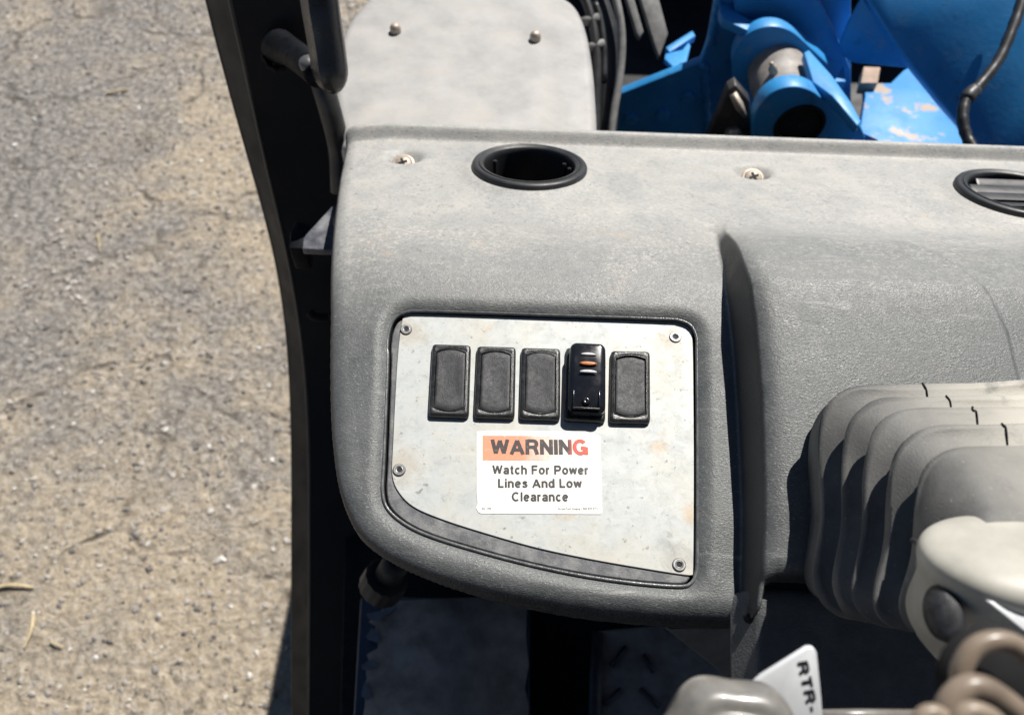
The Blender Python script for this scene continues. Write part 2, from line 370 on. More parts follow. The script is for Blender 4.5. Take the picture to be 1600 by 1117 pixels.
dashboard = thing('dashboard', 'dusty grey plastic dashboard with a metal switch panel, beside the black post', 'dashboard', tuple(dash_pt(0.0, -0.1, -0.15)))
def build_shell():
    du = 0.00125
    su = np.r_[np.arange(OUTS[:, 0].min()-0.018, 0.45, du), np.arange(0.45, 0.75, 0.004)]
    sv = np.arange(OUTS[:, 1].min()-0.018, V_REAR, du); sv = np.r_[sv, V_REAR]
    U, V = np.meshgrid(su, sv)
    us0 = seam_u(0.0)
    U = U+(seam_u(V)-us0)*np.exp(-((U-us0)/0.04)**2)
    sd, cu, cv = sdf(OUTS, U, V)
    out = sd < 0
    Uc = np.where(out, cu+(cu-U)*1.0, U); Vc = np.where(out, cv+(cv-V)*1.0, V)
    Ub = np.where(out, cu, U); Vb = np.where(out, cv, V)
    sp, pu, pv = sdf(POCKS, Uc, Vc); inp = sp > 0
    Uc = np.where(inp, pu, Uc); Vc = np.where(inp, pv, Vc)
    H = dash_h(Ub, Vb); H = np.where(inp, -0.0052, H)
    H = H-np.where(out, np.minimum(-sd, 0.02)*4.0, 0)
    P = dash_pt(Uc.ravel(), Vc.ravel(), H.ravel())
    nv, nu = U.shape; idx = np.arange(nv*nu).reshape(nv, nu)
    q = np.stack([idx[:-1, :-1], idx[:-1, 1:], idx[1:, 1:], idx[1:, :-1]], -1).reshape(-1, 4)
    keep = (sd.ravel()[q] > -0.014).any(1) & ~inp.ravel()[q].all(1); q = q[keep]
    # rear skirt
    base = len(P); rear = idx[-1]; ok = sd.ravel()[rear] > -0.002; rear = rear[ok]
    sk = P[rear]+np.array([0, 0.004, -0.06]); P = np.vstack([P, sk])
    q2 = np.array([[rear[i], rear[i+1], base+i+1, base+i] for i in range(len(rear)-1)])
    q = np.vstack([q, q2])
    used = np.unique(q); mp = np.full(len(P), -1); mp[used] = np.arange(len(used)); P = P[used]; q = mp[q]
    me = bpy.data.meshes.new('shell'); me.vertices.add(len(P)); me.loops.add(q.size); me.polygons.add(len(q))
    me.vertices.foreach_set('co', (P-root_loc(dashboard)).ravel()); me.loops.foreach_set('vertex_index', q.ravel().astype(np.int32))
    me.polygons.foreach_set('loop_start', (np.arange(len(q))*4).astype(np.int32))
    me.polygons.foreach_set('use_smooth', [True]*len(q)); me.update(calc_edges=True); me.validate()
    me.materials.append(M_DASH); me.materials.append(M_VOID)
    # inside of the air ducts is black
    Uf = np.r_[Uc.ravel(), Uc.ravel()[rear]][used][q].mean(1); Vf = np.r_[Vc.ravel(), Vc.ravel()[rear]][used][q].mean(1)
    mi = np.zeros(len(q), np.int32)
    for c, rad in (VENT1, VENT2): mi[np.hypot(Uf-c[0], Vf-c[1]) < rad-0.008] = 1
    me.polygons.foreach_set('material_index', mi)
    o = bpy.data.objects.new('shell', me); COL.objects.link(o); o.parent = dashboard
    return o
build_shell()
HP = -0.0092                               # level of the panel backing, HA = face of the metal sheet
HA = HP+0.0011
fr = dash_frame(0, 0, 0)
def lay(puv, h):                           # points of the flat panel in space
    puv = np.asarray(puv); return fr[0]+puv[:, :1]*fr[1]+puv[:, 1:2]*fr[2]+np.asarray(h).reshape(-1, 1)*fr[3]
def rloop(poly, inset):
    """shrink a closed polygon inwards"""
    p = poly; t = np.roll(p, -1, 0)-np.roll(p, 1, 0); t /= np.linalg.norm(t, axis=1)[:, None]
    n = np.stack([-t[:, 1], t[:, 0]], -1)
    a = 0.5*np.sum(p[:, 0]*np.roll(p[:, 1], -1)-np.roll(p[:, 0], -1)*p[:, 1])
    return p+n*inset*(1 if a > 0 else -1)
pw = POCKS
mesh('pocket_wall', *loft([lay(pw, [-0.0052]*len(pw)), lay(rloop(pw, 0.0004), [-0.0065]*len(pw)), lay(rloop(pw, 0.0006), [HP-0.006]*len(pw))], False, True), M_BLACK, dashboard, auto=R(60))
rb = rloop(POCKS, -0.0004); rb = np.vstack([rb, rb[:1]])
mesh('rim_bead', *tube(lay(rb, [-0.0056]*len(rb)), 0.0011, 8, caps=False), simple('rim_plastic', (0.11, 0.115, 0.117), 0.24, var=0.4, scale=140, bmp=0.15, bscale=500), dashboard)
bp = rloop(POCKS, 0.0019)
panel = mesh('switch_panel', *loft([lay(bp, [HP-0.004]*len(bp)), lay(bp, [HP-0.0006]*len(bp)), lay(rloop(bp, 0.0007), [HP]*len(bp))]), M_PBASE, dashboard, auto=R(40))
M_ALU = mat_alu()
ALU_PX = [(629, 498), (636, 491.5), (645, 491), (1060, 504), (1074, 509), (1082, 523), (1085.5, 800), (1085.5, 892), (1083, 897), (1070, 898), (994, 886), (915, 872), (836, 855), (758, 833), (690, 811), (645, 791), (621, 766), (612.5, 740), (613.5, 700), (621, 560)]
au = smooth_poly(uvs(ALU_PX, HA))
mesh('metal_sheet', *loft([lay(au, [HP]*len(au)), lay(au, [HA-0.0003]*len(au)), lay(rloop(au, 0.0003), [HA]*len(au))], False), M_ALU, panel, auto=R(40))

def rrect(w, h, r, n=8):
    pts = []
    for cx, cy, a0 in ((w-r, h-r, 0), (-w+r, h-r, 90), (-w+r, -h+r, 180), (w-r, -h+r, 270)):
        for k in range(n): a = R(a0+90*k/(n-1)); pts.append((cx+r*math.cos(a), cy+r*math.sin(a)))
    return np.array(pts)
def socket_screw(px, py, h, name, r=0.0042, hexr=0.0017, parent=panel):
    c = uv(px, py, h); o = lay([c], [h])[0]
    s = mesh(name, *lathe([(r, 0), (r, 0.0006), (r*0.86, 0.0011), (r*0.62, 0.0011), (r*0.56, 0.0008), (hexr*1.25, 0.0009), (hexr, 0.0007), (hexr, -0.001)], o, fr[3], fr[1], 28), M_SCREW, parent, auto=R(40))
    return s
for i, (x, y) in enumerate([(635, 515), (1055, 527), (624, 734), (1061, 882)]):
    s = socket_screw(x, y, HA, 'screw')
    c = uv(x, y, HA); o = lay([c], [HA+0.0003])[0]
    mesh('hex_socket', *lathe([(0.0018, 0), (0.0001, 0.00005)], o, fr[3], np.array([math.cos(i*.7), 0, 0])+math.sin(i*.7)*fr[2], 6), M_HEX, panel, smooth=False)

# ---- rocker switches
def quad_map(q):                           # q: TL TR BR BL in uv -> function from [-1,1]^2
    tl, tr, br, bl = q; c = (tl+tr+br+bl)/4; ex = ((tr+br)-(tl+bl))/4; ey = ((tl+tr)-(bl+br))/4
    return c, ex, ey
def z1(x, y): return (650+x/3.7225, 520+y/3.7225)
SW = [[(95, 72), (322, 80), (307, 499), (73, 492)], [(354, 85), (583, 90), (572, 506), (338, 499)], [(611, 94), (841, 99), (836, 516), (602, 507)],
      [(868, 92), (1104, 106), (1096, 526), (862, 516)], [(1129, 112), (1361, 116), (1358, 533), (1125, 527)]]
def rocker_outline(w, h, arc, n=12):
    """straight sides, bowed ends"""
    pts = []
    for k in range(n): a = -1+2*k/(n-1); pts.append((w*-a, h+arc*(1-a*a)))
    for k in range(n): a = -1+2*k/(n-1); pts.append((w*a, -h-arc*(1-a*a)))
    return np.array(pts)
SW_LABEL = ['blank black rocker switch at the left end of the row', 'blank black rocker switch, second from the left', 'blank black rocker switch, left of the raised one',
            'raised glossy black switch with an orange bar and two grey crescents', 'blank black rocker switch at the right end of the row']
for k, s in enumerate(SW):
    q = uvs([z1(*p) for p in s], HA+0.001); c, ex, ey = quad_map(q)
    wu = np.linalg.norm(ex); hv = np.linalg.norm(ey); ex = ex/wu; ey = ey/hv
    def put(p, h): p = np.asarray(p); return lay(c+p[:, :1]*ex+p[:, 1:2]*ey, h if np.ndim(h) else [h]*len(p))
    N = 24*2
    def resamp(p, n=96):
        L = np.r_[0, np.cumsum(np.linalg.norm(np.diff(np.vstack([p, p[:1]]), axis=0), axis=1))]; pp = np.vstack([p, p[:1]]); t = np.linspace(0, L[-1], n, endpoint=False)
        return np.stack([np.interp(t, L, pp[:, 0]), np.interp(t, L, pp[:, 1])], -1)
    def by_angle(p, n=96):                 # start every loop at the same bearing so lofts do not twist
        p = resamp(p, 600); a = np.arctan2(p[:, 1]/hv, p[:, 0]/wu) % (2*math.pi); o = np.argsort(a); p = p[o]; a = a[o]
        t = np.linspace(0, 2*math.pi, n, endpoint=False)
        return np.stack([np.interp(t, a, p[:, 0], period=2*math.pi), np.interp(t, a, p[:, 1], period=2*math.pi)], -1)
    rw, rh, arc = wu*0.745, hv*0.735, hv*0.10
    O = lambda d, r: by_angle(rrect(wu-d, hv-d, r))
    I = lambda d: by_angle(rocker_outline(rw+d, rh+d*0.8, arc))
    B = HA
    loops = [put(O(0, .0022), B-0.001), put(O(0, .0022), B+0.0022), put(O(.0006, .002), B+0.0036), put(O(.0014, .0018), B+0.0043), put(O(.0026, .0016), B+0.0044), put(I(.0014), B+0.0041), put(I(.0009), B+0.0048), put(I(.0005), B+0.0048), put(I(.0001), B+0.0038), put(I(0), B+0.002)]
    bz = mesh('rocker_switch', *loft(loops, True, True), M_BEZ, dashboard, auto=R(60)); bz['label'] = SW_LABEL[k]
    if k != 3:
        loops = []
        for sc, hh in ((0.985, 0.002), (0.985, 0.0036), (0.95, 0.0039), (0.80, 0.0039), (0.5, 0.0036), (0.2, 0.0034), (0.02, 0.0034)):
            p = I(0)*sc; loops.append(put(p, B+hh+(0.0006, 0.0002, 0.0009, 0, -0.0004)[k]*(p[:, 1]/rh)))
        mesh('rocker', *loft(loops, False, True), M_RUB, bz, auto=R(50))
    else:
        # tall tipped paddle: stands 15 mm proud, open recess in its lower third
        kx = wu*0.88
        def body(w, y0, y1, r): p = rrect(w, (y1-y0)/2, r, 10)+np.array([0.0006, (y0+y1)/2]); return p
        y1 = hv*0.97; y0 = -hv*0.90; ysp = -hv*0.30
        lp = []
        for d, hh in ((0, 0.002), (0, 0.0115), (0.0007, 0.0135), (0.0018, 0.0146), (0.0032, 0.0150)):
            p = body(kx-d, y0+d, y1-d, 0.0045-d*0.6)
            hz = np.where(p[:, 1] > ysp, hh, np.minimum(hh, 0.0105+(p[:, 1]-y0)/(ysp-y0)*0.003)); lp.append(put(p, B+hz))
        rk = mesh('paddle', *loft(lp, False, True), M_GLOSS, bz, auto=R(60))
        # recess frame in the lower third
        def strip(x0, x1, ya, yb, h0, h1, mt, nm):
            v = np.vstack([put([(x0, ya), (x1, ya), (x1, yb), (x0, yb)], B+h0), put([(x0, ya), (x1, ya), (x1, yb), (x0, yb)], B+h1)])
            return mesh(nm, v, [[0, 1, 2, 3], [4, 5, 6, 7], [0, 1, 5, 4], [1, 2, 6, 5], [2, 3, 7, 6], [3, 0, 4, 7]], mt, bz, bevel=0.0004)
        strip(-kx*0.74, kx*0.74, y0+0.0022, y0+0.0034, 0.009, 0.0128, M_BEZ, 'recess_rim')
        strip(-kx*0.74, -kx*0.66, y0+0.0036, ysp-0.001, 0.009, 0.0134, M_GLOSS, 'recess_rim')
        strip(kx*0.66, kx*0.74, y0+0.0036, ysp-0.001, 0.009, 0.0134, M_GLOSS, 'recess_rim')
        ob = lay([c+(y0+0.008)*ey], [B+0.0122])[0]
        mesh('pivot', *lathe([(0.0026, -0.001), (0.0026, 0.0006), (0.0016, 0.0009), (0.0003, 0.0004)], ob, fr[3], fr[1], 20), M_GLOSS, bz)
        m_or = simple('orange_lens', (0.42, 0.14, 0.03), 0.4, scale=300); m_cr = simple('grey_lens', (0.5, 0.5, 0.52), 0.4, scale=300)
        for nm, yy, hw, hh, mt in (('grip_crescent', 0.60, .0052, .0014, m_cr), ('indicator_lens', 0.36, .0058, .0014, m_or), ('grip_crescent', 0.12, .0058, .0016, m_cr)):
            a = np.linspace(0, 2*math.pi, 28, endpoint=False)
            p = np.stack([hw*np.cos(a)+0.0008, hh*np.sin(a)+yy*hv], -1)
            if nm == 'grip_crescent': p[:, 1] = np.where(np.sin(a) > 0, yy*hv+hh*np.sin(a)*1.1, yy*hv+hh*np.sin(a)*0.25)
            pc = p.mean(0)
            mesh(nm, *loft([put(p, B+0.0149), put(p, B+0.0152), put(pc+(p-pc)*0.7, B+0.0154)], False, True), mt, bz)

# ---- warning sticker with its print
HS = HA+0.00035
ST_PX = [z1(352, 574), z1(420, 568), z1(985, 572), z1(1062, 594), z1(1072, 604), z1(1083, 1045), z1(1076, 1054), z1(380, 1050), z1(362, 1042), z1(350, 1018), z1(358, 990), z1(352, 930)]
su_ = uvs(ST_PX, HS)
stick = mesh('warning_sticker', *loft([lay(su_, [HA]*len(su_)), lay(su_, [HS]*len(su_))], False), M_STICK, dashboard, smooth=False)
stick['label'] = 'white warning sticker about power lines with faded orange band'
# print colours: the sun has bleached the right end of the band
def mat_print(name, c0, c1, x0, x1, wear=0.25):
    m, t, b = new_mat(name); co = coord(t); sp = nd(t, 'ShaderNodeSeparateXYZ'); t.links.new(co, sp.inputs[0])
    mr = nd(t, 'ShaderNodeMapRange'); t.links.new(sp.outputs['X'], mr.inputs[0]); mr.inputs[1].default_value = x0; mr.inputs[2].default_value = x1
    f = math_(t, 'ADD', mr.outputs[0], math_(t, 'MULTIPLY', math_(t, 'SUBTRACT', noise(t, co, 160, 4, 0.7), 0.5), 0.9))
    col = mix(t, ramp(t, f, [(0.25, g(0)), (0.85, g(1))]), c0, c1)
    col = mix(t, ramp(t, noise(t, co, 420, 3, 0.7), [(0.58, g(0)), (0.68, g(wear))]), col, (0.80, 0.76, 0.70))
    t.links.new(col, b.inputs['Base Color']); b.inputs['Roughness'].default_value = 0.5; return m
ru = root_loc(dashboard)[0]
def ux(zx): return uv(*z1(zx, 660), HS)[0]-ru
M_BAND = mat_print('bleached_orange', (0.86, 0.30, 0.17), (0.86, 0.82, 0.76), ux(500), ux(940), 0.35)
M_WARN = mat_print('warning_ink', (0.035, 0.028, 0.028), (0.62, 0.09, 0.05), ux(860), ux(925), 0.12)
M_INK = mat_print('black_ink', (0.030, 0.030, 0.034), (0.09, 0.09, 0.10), ux(800), ux(1200), 0.10)
HB = HS+0.0001
bpx = uvs([z1(388, 597), z1(940, 600), z1(940, 743), z1(388, 741)], HB)
mesh('orange_band', lay(bpx, [HB]*4), [[0, 1, 2, 3]], M_BAND, stick, smooth=False)
def _arc(cx, cy, rx, ry, a0, a1, n=18): return [(cx+rx*math.cos(R(a)), cy+ry*math.sin(R(a))) for a in np.linspace(a0, a1, n)]
_st = [(.09, 0), (.09, 1)]
GLYPH = {                                  # grotesque letters as pen strokes: (strokes, advance)
 'W': ([[(.06, 1), (.27, .06), (.50, .94), (.73, .06), (.94, 1)]], 1.0), 'A': ([[(.06, 0), (.40, .94), (.74, 0)], [(.2, .30), (.6, .30)]], .80),
 'R': ([_st, [(.09, .915), (.42, .915)]+_arc(.42, .70, .20, .215, 90, -90)+[(.09, .485)], [(.40, .485), (.53, .42), (.60, .20), (.66, 0)]], .74),
 'N': ([_st, [(.62, 0), (.62, 1)], [(.09, .93), (.62, .07)]], .71), 'I': ([_st], .18),
 'G': ([_arc(.41, .5, .33, .42, 42, 325), [(.74, .44), (.44, .44)], [(.74, .50), (.74, .0)]], .83),
 'F': ([_st, [(.09, .915), (.60, .915)], [(.09, .50), (.54, .50)]], .62), 'P': ([_st, [(.09, .915), (.42, .915)]+_arc(.42, .68, .19, .235, 90, -90)+[(.09, .445)]], .70),
 'L': ([_st, [(.09, .085), (.55, .085)]], .57), 'C': ([_arc(.41, .5, .33, .42, 48, 312)], .78), 'T': ([[(0, .915), (.64, .915)], [(.32, 0), (.32, 1)]], .64),
 'a': ([_arc(.29, .50, .19, .165, 165, 0, 12)+[(.48, .4), (.48, .0)], _arc(.28, .225, .19, .15, 0, 360, 22)], .57),
 't': ([[(.17, .93), (.17, .17), (.22, .085), (.34, .075)], [(.02, .665), (.33, .665)]], .36), 'c': ([_arc(.29, .37, .205, .295, 45, 315)], .54),
 'h': ([[(.08, 0), (.08, 1)], [(.08, .40)]+_arc(.28, .45, .20, .215, 165, 0, 12)+[(.48, 0)]], .57), 'o': ([_arc(.30, .37, .22, .295, 0, 360, 26)], .61),
 'r': ([[(.08, 0), (.08, .735)], _arc(.31, .42, .23, .235, 180, 85, 8)], .36), 'w': ([[(.05, .735), (.20, .06), (.38, .70), (.56, .06), (.71, .735)]], .76),
 'e': ([[(.10, .385), (.50, .385)], _arc(.295, .37, .21, .295, 3, 318)], .58), 'i': ([[(.08, 0), (.08, .735)], [(.08, .84), (.08, 1)]], .17),
 'n': ([[(.08, 0), (.08, .735)], [(.08, .40)]+_arc(.28, .45, .20, .215, 165, 0, 12)+[(.48, 0)]], .57), 'l': ([[(.08, 0), (.08, 1)]], .17),
 's': ([[(.46, .53), (.39, .63), (.27, .665), (.15, .61), (.13, .52), (.20, .44), (.36, .36), (.45, .28), (.43, .15), (.30, .08), (.16, .10), (.07, .20)]], .53),
 'd': ([_arc(.27, .37, .20, .295, 0, 360, 26), [(.49, 0), (.49, 1)]], .58), '-': ([[(.04, .40), (.34, .40)]], .38), ' ': ([], .25)}
def stroke_text(body, w, gap):
    V = []; Fc = []; Z = []; x = 0.0; k = 0
    for ch in body:
        st, adv = GLYPH[ch]
        parts = []
        for pl in st:
            cur = [pl[0]]
            for i in range(1, len(pl)-1):
                cur.append(pl[i]); u1 = unit(np.subtract(pl[i], pl[i-1])) if math.dist(pl[i], pl[i-1]) > 1e-6 else None; u2 = unit(np.subtract(pl[i+1], pl[i])) if math.dist(pl[i+1], pl[i]) > 1e-6 else None
                if u1 is not None and u2 is not None and np.dot(u1, u2) < -0.2: parts.append(cur); cur = [pl[i]]
            parts.append(cur+[pl[-1]])
        for pl in parts:
            pl = [pl[0]]+[b for a, b in zip(pl[:-1], pl[1:]) if math.dist(a, b) > 1e-6]
            p = np.asarray(pl, float)+np.array([x, 0]); n = len(p); d = np.diff(p, axis=0); d /= np.linalg.norm(d, axis=1)[:, None]
            nm = np.stack([-d[:, 1], d[:, 0]], -1); off = np.zeros_like(p); off[0] = nm[0]; off[-1] = nm[-1]
            if np.allclose(p[0], p[-1]): off[0] = off[-1] = unit(nm[0]+nm[-1])
            for i in range(1, n-1):
                m_ = nm[i-1]+nm[i]; L = np.linalg.norm(m_); m_ /= L; off[i] = m_/max(np.dot(m_, nm[i]), 0.55)
            b = len(Z); V += list(p+off*w/2)+list(p-off*w/2); Z += [k]*(2*n); k += 1
            Fc += [[b+i, b+i+1, b+n+i+1, b+n+i] for i in range(n-1)]
        x += adv+gap
    return np.array(V), Fc, np.array(Z)
def text_mesh(name, body, p0, p1, cap, h, mt, parent, place, w=0.17, gap=0.09, font=False):
    """flat lettering: p0,p1 = baseline ends, cap = cap height, in local plane coordinates"""
    if font:
        cu = bpy.data.curves.new('t', 'FONT'); cu.body = body; cu.size = 1; cu.fill_mode = 'FRONT'; cu.resolution_u = 3
        to = bpy.data.objects.new('t', cu); COL.objects.link(to); dg = bpy.context.evaluated_depsgraph_get(); dg.update()
        me = bpy.data.meshes.new_from_object(to.evaluated_get(dg)); bpy.data.objects.remove(to)
        co = np.zeros(len(me.vertices)*3); me.vertices.foreach_get('co', co); co = co.reshape(-1, 3)[:, :2]
        fc = [list(p.vertices) for p in me.polygons]; bpy.data.meshes.remove(me); Z = np.zeros(len(co)); CAPH = 0.729
    else: co, fc, Z = stroke_text(body, w, gap); CAPH = 1.0
    x0, x1 = co[:, 0].min(), co[:, 0].max()
    p0 = np.asarray(p0); p1 = np.asarray(p1); e = p1-p0; n = np.array([-e[1], e[0]])/np.linalg.norm(e)
    if isinstance(cap, tuple): n = np.asarray(cap[0]); cap = cap[1]
    q = p0+((co[:, :1]-x0)/(x1-x0))*e+co[:, 1:2]/CAPH*cap*n
    return mesh(name, place(q, h+Z*4e-6), fc, mt, parent, smooth=False)
HT = HB+0.0001
def printed(body, xa, xb, base, capz, mt, w=0.17, tilt=0.004, gap=0.09, font=False):
    a = uv(*z1(xa, base-tilt*(720-xa)), HT); b = uv(*z1(xb, base+tilt*(xb-720)), HT); c = uv(*z1(xa, base-tilt*(720-xa)-capz), HT)
    text_mesh('lettering', body, a, b, np.linalg.norm(c-a), HT, mt, stick, lay, w, gap, font)
printed('WARNING', 432, 1002, 707, 87, M_WARN, 0.225, 0.003, 0.10)
printed('Watch For Power', 443, 1002, 821, 51, M_INK, 0.195, 0.004, 0.12)
printed('Lines And Low', 477, 967, 899, 51, M_INK, 0.195, 0.0, 0.12)
printed('Clearance', 557, 887, 978, 53, M_INK, 0.195, 0.0, 0.12)
printed('EQ 1040', 385, 438, 1025, 11, M_INK, font=True, tilt=0)
printed('ScreenTech Imaging 1 800 829 3771', 828, 1057, 1026, 11, M_INK, font=True, tilt=0)

# ---- air vents
def vent(c, rad, closed):
    o, ex, ey, en = dash_frame(c[0], c[1], 0.0)
    o = o+en*0.0015
    pr = [(rad-0.0005, -0.004), (rad, 0.0), (rad, 0.0045), (rad-0.0010, 0.0062), (rad-0.003, 0.0070), (rad-0.0058, 0.0070), (rad-0.0062, 0.0060), (rad-0.0068, 0.0060), (rad-0.0072, 0.0072), (rad-0.0100, 0.0066), (rad-0.0112, 0.0052), (rad-0.0116, 0.001), (rad-0.0118, -0.03)]
    rg = mesh('air_vent', *lathe(pr, o, en, ex, 96), M_BLACK, dashboard, auto=R(70))
    if closed:
        R_ = rad-0.0125
        for ya, yb, tl, hh in ((0.034, 0.025, 0.10, 0.002), (0.0205, 0.009, 0.06, 0.002), (0.0045, -0.008, 0.02, 0.002), (-0.0125, -0.023, -0.06, 0.0015), (-0.0265, -0.034, -0.12, 0.001)):
            xs = np.linspace(-1, 1, 15); top = []; bot = []
            for s in xs:
                xa = s*math.sqrt(max(R_**2-max(abs(ya), abs(yb))**2, 1e-6))
                top.append(o+ex*xa+ey*ya+en*(hh+tl*0.02)); bot.append(o+ex*xa+ey*yb+en*(hh-tl*0.02-0.001))
            pts = np.array(top+bot[::-1]); v, f = prism(pts, -en*0.003)
            mesh('louvre', v, f, M_BLACK, rg, bevel=0.0008)
    else:
        rg['label'] = 'open round black vent ring with its louvres missing'
        for a in (148, 12, 30):
            a = R(a); cc = o+(ex*math.cos(a)+ey*math.sin(a))*(rad-0.0150)-en*0.002
            mesh('clip', *lathe([(0.0016, -0.016), (0.0022, 0.0), (0.0018, 0.002), (0.0006, 0.002)], cc, en, ex, 10), M_BLACK, rg, auto=R(40))
vent(*VENT1, False); vent(*VENT2, True)
for (px, py), c in zip([(630, 249), (1178, 271)], DIMP):
    c = uv(px, py, -0.003); o, ex, ey, en = dash_frame(c[0], c[1], -0.0085); en = unit(en*0.8-ey*0.6); ey2 = np.cross(en, ex)
    sc = mesh('mounting_screw', *lathe([(0.0112, -0.003), (0.0112, 0.0008), (0.0100, 0.0016), (0.0086, 0.0016), (0.0080, 0.0008), (0.0076, 0.0028), (0.0050, 0.0044), (0.0001, 0.0049)], o, en, ex, 32), M_SCREW_T, dashboard, auto=R(40))
    for a in (0.4, 0.4+math.pi/2):
        d = ex*math.cos(a)+ey2*math.sin(a); e2 = np.cross(en, d); b0 = o+en*0.0042
        v, f = prism([b0+d*0.0044+e2*0.0010, b0-d*0.0044+e2*0.0010, b0-d*0.0044-e2*0.0010, b0+d*0.0044-e2*0.0010], en*0.0011)
        mesh('drive_slot', v, f, M_HEX, sc, smooth=False)

# ------------------------------------------------------------------ the setting
def mat_ground():
    m, t, b = new_mat('gravel_dirt'); co = nd(t, 'ShaderNodeTexCoord').outputs['Object']
    n1 = noise(t, co, 1.7, 7, 0.62, 0.7); n2 = noise(t, co, 9, 7, 0.72, 0.4); n3 = noise(t, co, 52, 6, 0.78); n4 = noise(t, co, 120, 3, 0.7)
    grey = ramp(t, n3, [(0.36, (0.13, 0.12, 0.108)), (0.48, (0.30, 0.28, 0.26)), (0.57, (0.44, 0.415, 0.385)), (0.68, (0.66, 0.635, 0.60))])
    tan = ramp(t, n3, [(0.32, (0.33, 0.265, 0.195)), (0.48, (0.57, 0.475, 0.35)), (0.62, (0.74, 0.64, 0.50))])
    f = math_(t, 'ADD', math_(t, 'MULTIPLY', n1, 0.62), math_(t, 'MULTIPLY', n2, 0.38))
    sx = nd(t, 'ShaderNodeSeparateXYZ'); t.links.new(co, sx.inputs[0]); near_ = nd(t, 'ShaderNodeMapRange'); t.links.new(sx.outputs['X'], near_.inputs[0])   # the track beside the machine is worn down to sandy dirt
    near_.inputs[1].default_value = -1.5; near_.inputs[2].default_value = -0.55; near_.inputs[3].default_value = -0.02; near_.inputs[4].default_value = 0.075
    f = math_(t, 'ADD', f, near_.outputs[0])
    col = mix(t, ramp(t, f, [(0.46, g(0.05)), (0.53, g(0.45)), (0.60, g(0.95))]), grey, tan)
    vo = nd(t, 'ShaderNodeTexVoronoi', Scale=34.0); t.links.new(co, vo.inputs['Vector'])
    sp = ramp(t, vo.outputs['Distance'], [(0.10, g(0.6)), (0.22, g(0))]); col = mix(t, sp, col, (0.62, 0.595, 0.56))
    dk = ramp(t, noise(t, co, 30, 5, 0.75), [(0.33, g(0.7)), (0.43, g(0))]); col = mix(t, dk, col, (0.13, 0.115, 0.10))
    # drying cracks
    wd = nd(t, 'ShaderNodeTexNoise', Scale=3.0, Detail=5.0); t.links.new(co, wd.inputs['Vector'])
    wv = nd(t, 'ShaderNodeVectorMath', operation='MULTIPLY_ADD'); t.links.new(wd.outputs['Color'], wv.inputs[0]); wv.inputs[1].default_value = (0.35, 0.35, 0); t.links.new(co, wv.inputs[2])
    vc = nd(t, 'ShaderNodeTexVoronoi', Scale=2.1, feature='DISTANCE_TO_EDGE'); t.links.new(wv.outputs[0], vc.inputs['Vector'])
    ckm = math_(t, 'MULTIPLY', ramp(t, vc.outputs['Distance'], [(0.006, g(0.75)), (0.030, g(0))]), ramp(t, n2, [(0.42, g(0)), (0.60, g(1))]))
    col = mix(t, ckm, col, (0.14, 0.12, 0.10))
    t.links.new(col, b.inputs['Base Color']); b.inputs['Roughness'].default_value = 0.9
    hh = math_(t, 'ADD', math_(t, 'MULTIPLY', n2, 2.0), math_(t, 'ADD', n3, math_(t, 'SUBTRACT', math_(t, 'MULTIPLY', vo.outputs['Distance'], -0.6), math_(t, 'MULTIPLY', ckm, 1.2))))
    bump(t, b, hh, 0.9, 0.02)
    return m
M_GROUND = mat_ground()
S = 400
gr = mesh('ground', [(-S, -S, 0), (S, -S, 0), (S, S, 0), (-S, S, 0)], [[0, 1, 2, 3]], M_GROUND, smooth=False)
gr['kind'] = 'structure'
def build_gravel():
    bm = bmesh.new(); bmesh.ops.create_icosphere(bm, subdivisions=1, radius=1); ic = np.array([v.co[:] for v in bm.verts]); fc = np.array([[v.index for v in f.verts] for f in bm.faces]); bm.free()
    n = 15000
    x = -0.25-rng.random(n)**0.9*2.3; y = -0.5+rng.random(n)*3.9
    s = 0.003+0.0050*rng.random(n)**3.5
    V = []; Fc = []
    for i in range(n):
        q = ic*s[i]*(0.7+0.6*rng.random(3))*(1+0.25*rng.standard_normal((len(ic), 1)))
        a = rng.random()*6.28; c, d = math.cos(a), math.sin(a)
        q = np.stack([q[:, 0]*c-q[:, 1]*d, q[:, 0]*d+q[:, 1]*c, q[:, 2]*0.7], -1)
        V.append(q+np.array([x[i], y[i], s[i]*0.25])); Fc.append(fc+i*len(ic))
    m, t, b = new_mat('gravel_stone'); gi = nd(t, 'ShaderNodeNewGeometry')
    col = ramp(t, gi.outputs['Random Per Island'], [(0.0, (0.12, 0.11, 0.10)), (0.35, (0.26, 0.24, 0.22)), (0.75, (0.42, 0.385, 0.35)), (0.93, (0.55, 0.52, 0.48)), (1.0, (0.72, 0.70, 0.66))])
    t.links.new(col, b.inputs['Base Color']); b.inputs['Roughness'].default_value = 0.75
    o = mesh('gravel', np.vstack(V), np.vstack(Fc).tolist(), m, smooth=False)
    o['kind'] = 'stuff'; o['label'] = 'loose grey gravel scattered over the packed dirt'; o['category'] = 'gravel'
build_gravel()
M_STRAW = simple('dry_straw', (0.55, 0.45, 0.27), 0.6, scale=60)
def straw(pts, r, label):
    p = [on_z(x, y, 0.006) for x, y in pts]
    p = spline(p, 14); p[:, 2] += 0.004*np.sin(np.linspace(0, 3, 14))
    tag(mesh('dry_straw', *tube(p, np.linspace(r, r*0.5, 14), 6, flat=0.6), M_STRAW), label, 'straw', 'bits of dry straw on the ground')
straw([(-4, 917), (20, 914), (52, 917)], 0.0055, 'thick dry straw piece at the left picture edge, on the gravel')
straw([(52, 958), (50, 985), (37, 1014)], 0.0038, 'curved pale straw near the bottom left corner of the ground')
straw([(78, 1002), (98, 1010)], 0.003, 'short straw bit right of the curved straw')
